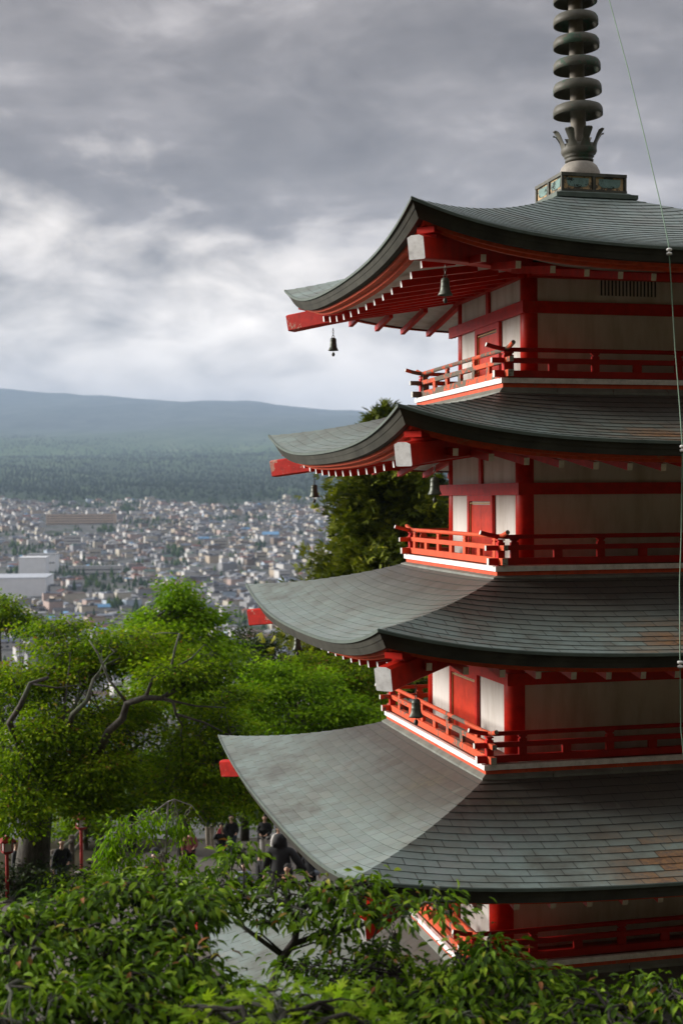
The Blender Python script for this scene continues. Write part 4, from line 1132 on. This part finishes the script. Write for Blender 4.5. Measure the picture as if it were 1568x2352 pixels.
conifer('tall olive-green conifer rising behind the upper roofs', 884, 925, 58, 250, 1345, 4, L_CONIFER, 3400, .45, tips=((0, 0, .7), (-15, 22, .45), (-30, 38, .4)))
conifer('darker conifer half hidden between the pagoda wall and the olive one', 985, 1075, 66, 130, 1300, 5, L_DARK, 1500, .55)
# ---------------------------------------------------------------- near trees below the viewer
NEAR = dict(split=3, pad=.42, len=.080, asp=.43, spread=.085, flat=.36, shape=LEAF8, mat=L_FRONT, tone=.42, droop=.5, twigs=.9, twig_r=.009, tumble=.40, vary=.16, up=.26)
def NL(lst, dens=4.8, nlf=9):
    out = []
    for (u, v, Y, a, c) in lst:
        lp = (.082 * F_PX / Y); n = max(3, int(math.pi * a * c * dens / (lp * lp * .46 * .6) / nlf))
        out.append(px_lobe(u, v, Y, a, c, n, nlf, depth=max(.35, a * Y / F_PX * .8)))
    return out
def root_at(u, Y): 
    x = at(u, 1300, Y).x; return (x, Y, gz(x, Y))
b = root_at(250, 8.6)
tree('cherry_tree', 'leafy dark green cherry tree filling the lower left corner close to the viewer', b,
     [b, (b[0] - .05, 8.6, b[2] + .8), W(230, 2500, 8.8), W(240, 2380, 9.0)],
     NL([(40, 2130, 9.4, 120, 70), (150, 2085, 9.8, 110, 60), (265, 2040, 10.0, 90, 45), (370, 2035, 10.2, 100, 40), (60, 2230, 9.0, 140, 80), (210, 2170, 9.4, 130, 80), (340, 2130, 9.6, 120, 75), (450, 2085, 9.8, 80, 60),
         (120, 2320, 8.6, 170, 80), (300, 2270, 9.0, 140, 80), (430, 2210, 9.3, 80, 80), (20, 2360, 8.2, 120, 70), (380, 2350, 8.8, 120, 60), (480, 2280, 9.2, 80, 60)]),
     dict(NEAR), 31, cat='tree', bark='bark_dark', trunk_r=.16,
     limbs=[([W(240, 2380, 9.0), W(330, 2310, 9.1), W(450, 2230, 9.3), W(500, 2190, 9.4)], .035), ([W(240, 2380, 9.0), W(130, 2290, 8.9), W(60, 2200, 9.1)], .035), ([W(240, 2380, 9), W(370, 2180, 9.5), W(375, 2120, 9.6), W(360, 2060, 10)], .026)])
b = root_at(600, 10.6)
Yn = 10.4
tree('cherry_tree', 'open-branched cherry tree with a dark forked trunk in front of the lowest roof', b,
     [b, (b[0], 10.6, b[2] + 1.0), W(610, 2300, Yn), W(651, 2197, Yn), W(677, 2160, Yn), W(684, 2120, Yn)],
     NL([(655, 2040, 10.5, 75, 24), (560, 2062, 10.6, 70, 20), (740, 2040, 10.3, 70, 30), (715, 2085, 10.3, 70, 22), (825, 2035, 10.2, 60, 24), (810, 2100, 10.2, 50, 26), (930, 2085, 10.0, 70, 24), (1020, 2068, 10.0, 42, 16), (540, 1948, 10.8, 34, 20), (512, 2015, 10.8, 30, 24), (480, 2050, 10.6, 40, 26), (850, 2190, 10.2, 60, 22), (610, 2105, 10.5, 60, 12), (760, 2150, 10.3, 40, 14)], dens=3.6, nlf=8),
     dict(NEAR, tone=.50, twigs=1.0, twig_r=.010), 32, cat='tree', bark='bark_dark', trunk_r=.052,
     limbs=[([W(684, 2120, Yn), W(658, 2080, Yn), W(623, 2057, Yn), W(560, 2062, Yn + .1)], .026), ([W(682, 2125, Yn), W(724, 2097, Yn), W(760, 2080, Yn), W(825, 2050, Yn)], .020), ([W(682, 2105, Yn), W(705, 2080, Yn), W(724, 2062, Yn), W(740, 2035, Yn)], .020),
            ([W(670, 2170, Yn), W(729, 2148, Yn), W(787, 2137, Yn), W(880, 2110, 10.2), W(960, 2085, 10.0)], .024), ([W(651, 2197, Yn), W(560, 2130, Yn), W(520, 2060, 10.6), W(535, 1980, 10.8)], .020), ([W(651, 2190, Yn), W(600, 2145, Yn), W(560, 2140, Yn)], .010), ([W(660, 2185, Yn), W(720, 2165, Yn), W(790, 2180, Yn)], .010)])
b = root_at(1150, 9.4)
tree('cherry_tree', 'broad cherry tree with shiny leaves in front of the shaded bottom storeys', b,
     [b, (b[0], 9.4, b[2] + .9), W(1120, 2480, 9.4), W(1100, 2370, 9.5)],
     NL([(905, 2240, 10.0, 80, 55), (1000, 2240, 9.8, 90, 50), (1085, 2205, 9.8, 70, 40), (1125, 2165, 9.8, 36, 24), (1180, 2250, 9.6, 80, 50), (1245, 2275, 9.5, 60, 45), (1330, 2310, 9.4, 80, 40), (1430, 2315, 9.2, 90, 40), (1515, 2290, 9.2, 55, 36), (1555, 2275, 9.1, 24, 26), (1080, 2310, 9.4, 130, 60), (930, 2320, 9.6, 110, 50), (1240, 2345, 9.2, 130, 40), (790, 2250, 9.9, 80, 40), (700, 2235, 10.0, 60, 26), (840, 2300, 9.6, 60, 40), (1400, 2360, 9.0, 160, 30)]),
     dict(NEAR), 33, cat='tree', bark='bark_dark', trunk_r=.14,
     limbs=[([W(1100, 2370, 9.5), W(1010, 2300, 9.7), W(920, 2250, 9.9)], .03), ([W(1100, 2370, 9.5), W(1220, 2310, 9.5), W(1400, 2320, 9.2), W(1530, 2300, 9.1)], .03), ([W(1100, 2370, 9.5), W(1090, 2260, 9.7), W(1120, 2180, 9.8)], .022)])
b = root_at(640, 8.0)
tree('maple_tree', 'bright yellow-green maple with star-shaped leaves at the bottom centre', b,
     [b, (b[0], 8.0, b[2] + .9), W(640, 2520, 8.1), W(645, 2420, 8.3)],
     NL([(560, 2325, 8.6, 80, 34), (670, 2300, 8.7, 90, 36), (770, 2318, 8.6, 70, 36), (630, 2365, 8.4, 150, 40), (470, 2345, 8.5, 70, 24), (820, 2355, 8.5, 70, 26)], dens=2.6, nlf=8),
     dict(NEAR, mat=L_MAPLE, shape=LEAFM, len=.075, asp=1.0, tone=.72, droop=.15, spread=.10, flat=.35, tumble=.35), 34, cat='tree', bark='bark_dark', trunk_r=.10)
# slim weeping tree on the slope
Yw = 26.0
b = root_at(383, Yw)
pole = [b, W(381, 2100, Yw), W(382, 1960, Yw), W(386, 1842, Yw)]
WL = []
tree('young_tree', 'young weeping tree with a thin pale stem and drooping yellow-green leaves', b, pole,
     [px_lobe(u, v, Yw, a, c, n, 9) for (u, v, a, c, n) in ((262, 1935, 26, 26, 14), (300, 1905, 40, 22, 20), (290, 1985, 34, 26, 20), (350, 1900, 26, 30, 14), (345, 2000, 40, 26, 20), (418, 1900, 26, 24, 10), (415, 1985, 26, 20, 8), (245, 1975, 14, 22, 8))],
     dict(MID, mat=L_BRIGHT, len=.12, asp=.42, spread=.10, flat=1.3, droop=1.3, tone=.42, twigs=.6, twig_r=.008), 35, bark='bark_grey', trunk_r=.042,
     limbs=[([W(386, 1842, Yw), W(360, 1862, Yw), W(320, 1890, Yw), W(270, 1905, Yw), W(250, 1935, Yw)], .018), ([W(386, 1842, Yw), W(400, 1836, Yw), W(440, 1850, Yw), W(478, 1900, Yw)], .016), ([W(382, 1930, Yw), W(330, 1925, Yw), W(290, 1950, Yw)], .012), ([W(382, 1960, Yw), W(425, 1985, Yw), W(450, 2010, Yw)], .012)])
# undergrowth on the bank
def shrub(label, u, Y, w, h, seed, mat=L_CHERRY, n=90):
    x = at(u, 1300, Y).x; g = gz(x, Y)
    tree('shrub', label, (x, Y, g - .1), [(x, Y, g - .1), (x, Y, g + h * .25), (x, Y, g + h * .4)], [((x, Y, g + h * .5), (w / 2, w / 2.5, h / 2), n, 14)],
         dict(MID, mat=mat, len=.13, tone=.38, spread=.2, twigs=.3), seed, group='shrubs on the bank', bark='bark_dark', cat='shrub', trunk_r=.05)
shrub('clipped dark shrub at the foot of the old cherry trunk, left of it', 20, 36.5, 2.2, 1.2, 50, L_DARK)
shrub('low dark shrub right of the old cherry trunk', 140, 36.0, 2.4, 1.1, 51, L_DARK)
shrub('rounded green bush between the lamp post and the young weeping tree', 240, 35.5, 2.6, .9, 52)
shrub('bush on the far side of the path below the overhanging tree', 560, 64, 6, 4.5, 53, L_CHERRY, 160)
shrub('large bush at the far end of the path, left part', 430, 62, 6, 4.0, 54, L_CHERRY, 160)
shrub('bush on the grassy bank beyond the log fence', 270, 60, 8, 3.6, 55, L_CHERRY, 180)
shrub('bush behind the old cherry on the edge of the slope', 90, 58, 9, 4.2, 56, L_CHERRY, 180)
shrub('bush filling the gap beside the pagoda roof corner', 690, 62, 7, 4.6, 57, L_BRIGHT, 160)
# ---------------------------------------------------------------- people
def skin_mesh(name, P, E, Rr, mat, parent, root=0, sub=1):
    me = bpy.data.meshes.new(name); me.from_pydata([tuple(p) for p in P], E, []); me.update()
    o = bpy.data.objects.new(name, me); COL.objects.link(o)
    md = o.modifiers.new('skin', 'SKIN'); md.use_smooth_shade = True; md.branch_smoothing = .6
    for i, r in enumerate(Rr):
        r = r if isinstance(r, tuple) else (r, r)
        me.skin_vertices[0].data[i].radius = r; me.skin_vertices[0].data[i].use_root = (i == root)
    ms = o.modifiers.new('sub', 'SUBSURF'); ms.levels = sub; ms.render_levels = sub
    dg = bpy.context.evaluated_depsgraph_get(); dg.update()
    m2 = bpy.data.meshes.new_from_object(o.evaluated_get(dg)); bpy.data.objects.remove(o)
    m2.name = name; m2.materials.clear(); m2.materials.append(mat)
    m2.polygons.foreach_set('use_smooth', [True] * len(m2.polygons))
    o2 = bpy.data.objects.new(name, m2); COL.objects.link(o2); o2.parent = parent; return o2
M['skin'] = simple('skin', (.50, .30, .21), .55, .06, 8)
CLO = {}
def cloth(nm, c):
    if nm not in CLO: CLO[nm] = simple('cloth_' + nm, c, .85, .14, 12, 0, .15)
    return CLO[nm]
C_ = dict(black=(.007, .007, .008), charcoal=(.022, .023, .026), green=(.035, .055, .045), white=(.62, .60, .57), beige=(.50, .44, .36), blue=(.05, .085, .15), grey=(.20, .235, .29), peach=(.52, .27, .16), maroon=(.22, .06, .06), denim=(.045, .07, .11), brown=(.10, .055, .03), hair=(.012, .010, .009), pink=(.55, .06, .10))
ARM = {'down': [(.24, -.02, 1.12), (.27, .05, .88)], 'phone': [(.25, .14, 1.16), (.10, .30, 1.42)], 'front': [(.24, .04, 1.12), (.12, .24, 1.05)], 'out': [(.30, -.04, 1.14), (.42, .02, .92)], 'pocket': [(.29, -.08, 1.13), (.20, .06, .93)]}
def person(label, u, Y, h, face, top, legs, hair='short', arms=('down', 'down'), coat=False, hood=False, cap=False, stride=.0, hold=None, hairc='hair', bag=None):
    """face: heading in degrees, 0 = looking away from the viewer, 180 = towards the viewer"""
    x = at(u, 1300, Y).x; root = empty('person', (x, Y, gz(x, Y) + .03), -R(face)); tag(root, label, 'person', 'visitors below the pagoda')
    s = h / 1.72; root.scale = (s, s, s)
    sd = lambda p, sg: (p[0] * sg, p[1], p[2])
    P = [(0, 0, .95)]; E = []; Rr = [(.13, .10)]
    def add(p, r, frm):
        P.append(p); Rr.append(r if isinstance(r, tuple) else (r, r)); E.append((frm, len(P) - 1)); return len(P) - 1
    w_ = add((0, .0, 1.12), (.125, .09), 0); ch = add((0, -.01, 1.30), (.15, .10), w_); nb = add((0, -.01, 1.44), (.065, .06), ch); nk = add((0, .0, 1.50), .05, nb)
    jaw = add((0, .02, 1.55), (.062, .070), nk); hd = add((0, .015, 1.63), (.075, .090), jaw); cr = add((0, 0, 1.70), (.060, .070), hd)
    add((0, .118, 1.595), (.010, .012), hd)
    for sg in (-1, 1): add((sg * .088, 0, 1.605), (.010, .018), hd)
    AJ = []
    for sg, an in zip((-1, 1), arms):
        el, wr = [np.array(sd(p, sg)) for p in ARM[an]]
        sh = add((sg * .165, -.01, 1.385), .055, ch); e_ = add(tuple(el), .040, sh); w2 = add(tuple(wr), .028, e_)
        d = (wr - el) / np.linalg.norm(wr - el); pal = wr + d * .06; pm = add(tuple(pal), (.034, .020), w2)
        side = np.cross(d, [0, 0, 1.0]) if abs(d[2]) < .9 else np.array([0, 1.0, 0]); side /= np.linalg.norm(side) + 1e-9
        bend = np.cross(side, d)
        for fi, (off, L) in enumerate(((-.026, .070), (-.009, .082), (.009, .078), (.026, .060))):
            a = add(tuple(pal + d * .030 + side * off), .010, pm); b_ = add(tuple(pal + d * (.030 + L * .55) + side * off * 1.1 + bend * .012), .009, a); add(tuple(pal + d * (.030 + L * .9) + side * off * 1.1 + bend * .035), .007, b_)
        a = add(tuple(pal - d * .015 - side * .036), .011, pm); add(tuple(pal + d * .025 - side * .055 + bend * .02), .009, a)
        AJ.append((np.array((sg * .165, -.01, 1.385)), el, wr, pal + d * .05))
    LJ = []
    for sg in (-1, 1):
        st = stride * sg
        hip = add((sg * .085, 0, .88), (.085, .09), 0); kn = add((sg * .095, .03 + st * .5, .50), .058, hip); an = add((sg * .095, -.02 + st, .09), .038, kn); add((sg * .11, .13 + st, .035), (.040, .028), an)
        LJ.append(((sg * .085, 0, .90), (sg * .095, .03 + st * .5, .50), (sg * .095, -.02 + st, .10)))
    skin_mesh('body', P, E, Rr, M['skin'], root)
    # jacket with sleeves
    P2 = [(0, 0, 1.02), (0, 0, .90 if not coat else .80), (0, -.005, 1.16), (0, -.01, 1.32), (0, -.01, 1.44)]; E2 = [(0, 1), (0, 2), (2, 3), (3, 4)]; R2 = [(.158, .125), (.165, .135), (.155, .12), (.178, .128), (.085, .08)]
    if coat: P2.append((0, 0, .52)); E2.append((1, 5)); R2.append((.205, .17))
    for (shp, el, wr, hn) in AJ:
        n = len(P2); P2 += [tuple(shp), tuple(el), tuple(wr - (wr - el) * .04)]; R2 += [(.078, .078), (.062, .062), (.050, .050)]; E2 += [(3, n), (n, n + 1), (n + 1, n + 2)]
    if hood: P2 += [(0, -.03, 1.56), (0, -.025, 1.66), (0, -.01, 1.73)]; R2 += [(.095, .10), (.105, .115), (.07, .08)]; n = len(P2); E2 += [(4, n - 3), (n - 3, n - 2), (n - 2, n - 1)]
    R2 = [(a * 1.2, b * 1.25) for a, b in R2]
    skin_mesh('coat' if coat else 'jacket', P2, E2, R2, cloth(top, C_[top]), root)
    P3 = [(0, 0, .97)]; E3 = []; R3 = [(.145, .115)]
    for (a, b_, c) in LJ:
        n = len(P3); P3 += [a, b_, c]; R3 += [(.098, .105), (.078, .080), (.066, .070)]; E3 += [(0, n), (n, n + 1), (n + 1, n + 2)]
    R3 = [(a * 1.12, b * 1.15) for a, b in R3]
    skin_mesh('trousers', P3, E3, R3, cloth(legs, C_[legs]), root)
    for sg in (-1, 1):
        st = stride * sg
        skin_mesh('shoe', [(sg * .095, -.06 + st, .045), (sg * .10, .04 + st, .05), (sg * .11, .17 + st, .035)], [(0, 1), (1, 2)], [(.045, .042), (.050, .045), (.042, .030)], cloth('black', C_['black']), root)
        mb = MB(); mb.lathe([(0, -.008), (.007, -.005), (.009, 0), (.007, .005), (0, .008)], 8, (sg * .032, .100, 1.635)); mb.build('eye', M['dark'], root, True)
    if not hood:
        P4 = [(0, -.035, 1.60), (0, -.028, 1.68), (0, -.01, 1.735)]; E4 = [(0, 1), (1, 2)]; R4 = [(.088, .075), (.090, .092), (.062, .075)]
        if hair == 'long': P4 += [(0, -.075, 1.50), (0, -.085, 1.36)]; E4 += [(0, 3), (3, 4)]; R4 += [(.085, .05), (.075, .03)]
        skin_mesh('hair', P4, E4, R4, cloth(hairc, C_[hairc]), root)
    if cap:
        mb = MB(); mb.lathe([(.103, 1.655), (.106, 1.68), (.10, 1.73), (.07, 1.765), (0, 1.775)], 20); mb.add([(-.07, .08, 1.665), (.07, .08, 1.665), (.05, .20, 1.65), (-.05, .20, 1.65), (-.07, .08, 1.68), (.07, .08, 1.68), (.05, .20, 1.66), (-.05, .20, 1.66)], [(0, 3, 2, 1), (4, 5, 6, 7), (0, 1, 5, 4), (1, 2, 6, 5), (2, 3, 7, 6), (3, 0, 4, 7)]); mb.build('cap', cloth('black', C_['black']), root, True)
    if bag:
        P5 = [(.20, -.02, 1.05), (.22, -.02, .82)]; skin_mesh('shoulder_bag', P5, [(0, 1)], [(.08, .14), (.09, .16)], cloth(bag, C_[bag]), root)
    return root, AJ
def held_phone(pr, colr_, lab):
    root, AJ = pr; c = (AJ[0][3] + AJ[1][3]) / 2 + np.array([0, .015, .01]); s = root.scale[0]
    o_ = empty('phone', root.location + Matrix.Rotation(root.rotation_euler[2], 3, 'Z') @ (Vector(c) * s), root.rotation_euler[2]); tag(o_, lab, 'phone')
    mb = MB(); mb.bar((0, 0, -.085), (0, 0, .085), .085, .012, up=(0, 1, 0), bev=.003); mb.build('phone_case', cloth(colr_, C_[colr_]), o_)
    mb = MB(); mb.box((-.036, -.0085, -.075), (.036, -.0065, .075)); mb.build('screen', M['dark'], o_)
person('visitor in a dark green jacket and pale trousers standing far down the path', 478, 54, 1.76, 200, 'green', 'beige', arms=('down', 'pocket'))
pk = person('woman in a long black coat holding a pink phone up before her face', 504, 48, 1.60, 185, 'black', 'black', 'long', ('phone', 'phone'), coat=True)
held_phone(pk, 'pink', 'pink phone held up by the woman in the long black coat')
person('visitor in black jacket and blue jeans just behind the pink phone', 527, 50.5, 1.66, 160, 'black', 'denim', arms=('front', 'down'))
person('visitor in white trousers and black top under the overhanging branch', 604, 50, 1.70, 190, 'black', 'white', arms=('front', 'front'))
person('visitor dressed in white, half hidden behind the black hooded figure', 635, 47, 1.60, 150, 'white', 'white', 'long', ('front', 'down'))
hood_, _ = person('broad figure in a black hooded jacket walking away along the path', 640, 31.2, 1.84, 8, 'black', 'charcoal', arms=('down', 'out'), hood=True, stride=.16)
hood_.scale = (1.36, 1.3, 1.07)
person('child with black hair and black top left of the hooded figure', 592, 32, 1.24, 60, 'black', 'charcoal', arms=('front', 'down'))
person('child in a grey-blue shirt near the roof edge', 556, 31, 1.25, 170, 'grey', 'charcoal', 'short', ('down', 'down'))
person('long-haired visitor in a peach top in front of the hooded figure', 655, 30.0, 1.46, 195, 'peach', 'denim', 'long', ('front', 'front'))
person('visitor in charcoal with a grey bag beside the lowest roof edge', 708, 33, 1.40, 30, 'charcoal', 'black', 'short', ('down', 'down'), bag='grey')
pc_ = person('visitor in black with a black cap, behind the young weeping tree', 352, 30.2, 1.74, 165, 'black', 'charcoal', 'short', ('phone', 'phone'), cap=True)
held_phone(pc_, 'charcoal', 'dark phone raised by the visitor in a black cap')
person('dark-clothed visitor left of the old cherry trunk', 32, 39, 1.62, 90, 'charcoal', 'black', 'short', ('front', 'down'))
person('visitor in black with a blue sleeve bag, right of the old cherry trunk', 137, 40, 1.68, 150, 'black', 'denim', 'short', ('front', 'down'), bag='blue')
person('brown-haired visitor in maroon behind the weeping branches', 432, 46.5, 1.58, 170, 'maroon', 'black', 'long', ('front', 'down'), hairc='brown')

# ---------------------------------------------------------------- lamp posts and fence
M['lamp_red'] = simple('lamp_red_paint', (.30, .014, .010), .5, .2, 5)
M['lamp_pane'] = simple('lamp_milk_pane', (.55, .53, .50), .4, .08, 5)
M['granite'] = simple('granite_foot', (.22, .20, .18), .9, .2, 9)
def make_lamp():
    root = empty('lamp_post')
    mb = MB(); mb.bar((0, 0, .12), (0, 0, 1.62), .10, .10, up=(0, 1, 0), bev=.012); mb.build('post', M['lamp_red'], root)
    mb = MB(); sq(mb, .24, -.3, .10, 0, .21); sq(mb, .12, .10, .13); mb.build('foot', M['granite'], root)
    mb = MB(); sq(mb, .06, 1.60, 1.68, 0, .16); sq(mb, .17, 1.681, 1.72)
    for a in (-1, 1):
        for c in (-1, 1): mb.box((a * .14 - .018, c * .14 - .018, 1.72), (a * .14 + .018, c * .14 + .018, 2.0))
    sq(mb, .17, 2.0, 2.04); mb.build('lantern_frame', M['lamp_red'], root)
    mb = MB(); sq(mb, .125, 1.722, 1.998); mb.build('lantern_glass', M['lamp_pane'], root)
    mb = MB(); sq(mb, .27, 2.041, 2.07); sq(mb, .27, 2.07, 2.15, 0, .13); sq(mb, .13, 2.15, 2.26, 0, .02); mb.build('lantern_roof', M['lamp_red'], root)
    return root
lp = make_lamp(); x = at(182, 1300, 47.5).x; lp.location = (x, 47.5, gz(x, 47.5)); lp.rotation_euler = (0, 0, .5)
lp.scale = (.92, .92, .92); tag(lp, 'slim red lamp post in front of the log fence', 'lamp post', 'red lantern posts by the path')
l2 = lp.copy(); COL.objects.link(l2)
for ch in lp.children: c = ch.copy(); COL.objects.link(c); c.parent = l2
x = at(11, 1300, 36).x; l2.location = (x, 36, gz(x, 36)); l2.scale = (.78, .78, .78); l2['label'] = 'red lamp post with red roof at the very left edge'
M['log'] = bark_mat('weathered_log', (.050, .040, .030), (.13, .105, .08))
fence = empty('log_fence', on_ground(160, 2000, 40, 60)); tag(fence, 'rustic log fence with two rails climbing along the bank', 'fence')
FP = []
for (u, Y) in ((70, 38.5), (118, 43.5), (160, 49), (192, 54), (229, 59.5), (278, 66), (343, 73), (415, 79)):
    x = at(u, 1300, Y).x; FP.append(Vector((x, Y, gz(x, Y))) - fence.location)
for p in FP:
    mb = MB(); mb.tube([p + Vector((0, 0, -.3)), p + Vector((0, 0, 1.12)), p + Vector((0, 0, 1.15))], [.105, .10, .07], 12); mb.build('post', M['log'], fence)
for a, b_ in zip(FP[:-1], FP[1:]):
    for h_ in (.50, .95):
        mb = MB(); d = (b_ - a).normalized() * .09; mb.tube([a + d + Vector((0, 0, h_)), (a + b_) / 2 + Vector((0, 0, h_ + .015)), b_ - d + Vector((0, 0, h_))], [.062, .058, .06], 10); mb.build('rail', M['log'], fence)
EXPO = 1.6
# ---------------------------------------------------------------- sky and light
SUN_EL, SUN_AZ = 15.0, -74.0
world = bpy.data.worlds.new('World'); scene.world = world; world.use_nodes = True
nt = NT(world); nt.n.clear()
out = nt.node('ShaderNodeOutputWorld'); bg = nt.node('ShaderNodeBackground')
nt.link(bg.outputs[0], out.inputs[0]); bg.inputs['Strength'].default_value = 0.10
sky = nt.node('ShaderNodeTexSky', sky_type='NISHITA'); sky.sun_disc = False
sky.sun_elevation = R(SUN_EL); sky.sun_rotation = R(SUN_AZ); sky.air_density = 1.0; sky.dust_density = 2.0
d = nt.node('ShaderNodeTexCoord').outputs['Generated']; s = nt.sep(d)
el = s[2]
vec = nt.comb(s[0], nt.math('MULTIPLY', s[1], 0.35), nt.math('MULTIPLY', el, 2.0))
n1 = nt.noise(vec, 5.0, 8, 0.55, 0.5); n2 = nt.noise(vec, 13.0, 7, 0.56, 0.3)
n3 = nt.noise(nt.mapping(vec, (1, 1, 1.5), (0, .25, 0)), 3.3, 6, 0.55, 0.6)
bil = nt.math('ADD', nt.math('MULTIPLY', n1, 0.62), nt.math('MULTIPLY', n2, 0.38))
# a bright break low over the far mountain, widest on the left; its upper edge billows
edge = nt.maprange(s[0], -0.26, 0.05, 0.200, 0.135)
k = nt.math('SUBTRACT', nt.math('SUBTRACT', edge, el), nt.math('MULTIPLY', nt.math('SUBTRACT', bil, 0.5), -0.52))
br = nt.maprange(k, -0.05, 0.115)
br = nt.math('MULTIPLY', br, nt.maprange(n2, 0.30, 0.60, 0.62, 1.0))
br = nt.math('MULTIPLY', br, nt.maprange(el, 0.068, 0.125, 0.40, 1.0))
br = nt.math('MULTIPLY', br, nt.maprange(s[0], 0.10, 0.26, 1.0, 0.35))
dk = nt.math('ADD', nt.math('MULTIPLY', n3, 0.60), nt.math('MULTIPLY', n2, 0.40))
deck = nt.ramp(dk, [(0.38, (0.57, 0.50, 0.47)), (0.46, (0.80, 0.715, 0.68)), (0.53, (1.12, 1.01, 0.97)), (0.61, (1.85, 1.70, 1.64))])
colr = nt.mix(br, deck, (4.8, 4.4, 4.0))
# overcast sky: thick and dark behind the viewer, brightest overhead
back = nt.maprange(s[1], -0.30, 0.30, 0.0, 1.0)
colr = nt.mix(back, nt.mix(1.0, colr, (0.80, 0.77, 0.74), 'MULTIPLY'), colr)
colr = nt.mix(nt.maprange(el, 0.42, 0.85), colr, (3.3, 3.3, 3.35))
nt.link(nt.mix(0.985, sky.outputs[0], colr), bg.inputs['Color'])
sun = bpy.data.lights.new('sun', 'SUN'); sun.energy = 2.5; sun.angle = R(20); sun.color = (1.0, 0.95, 0.88)
suno = bpy.data.objects.new('sun', sun); COL.objects.link(suno)
az, elv = R(SUN_AZ), R(SUN_EL)
sd = Vector((math.sin(az) * math.cos(elv), math.cos(az) * math.cos(elv), math.sin(elv)))
suno.rotation_euler = sd.to_track_quat('Z', 'Y').to_euler(); suno.location = (-30, 0, 40)

vs = scene.view_settings; scene.display_settings.display_device = 'sRGB'
vs.view_transform = 'Standard'; vs.look = 'None'; vs.gamma = 1.0; vs.use_curve_mapping = False; vs.exposure = EXPO
scene.cycles.use_denoising = True
scene.cycles.max_bounces = 6; scene.cycles.diffuse_bounces = 3; scene.cycles.glossy_bounces = 2
scene.cycles.transmission_bounces = 2; scene.cycles.transparent_max_bounces = 8; scene.cycles.volume_bounces = 2
scene.cycles.caustics_reflective = False; scene.cycles.caustics_refractive = False
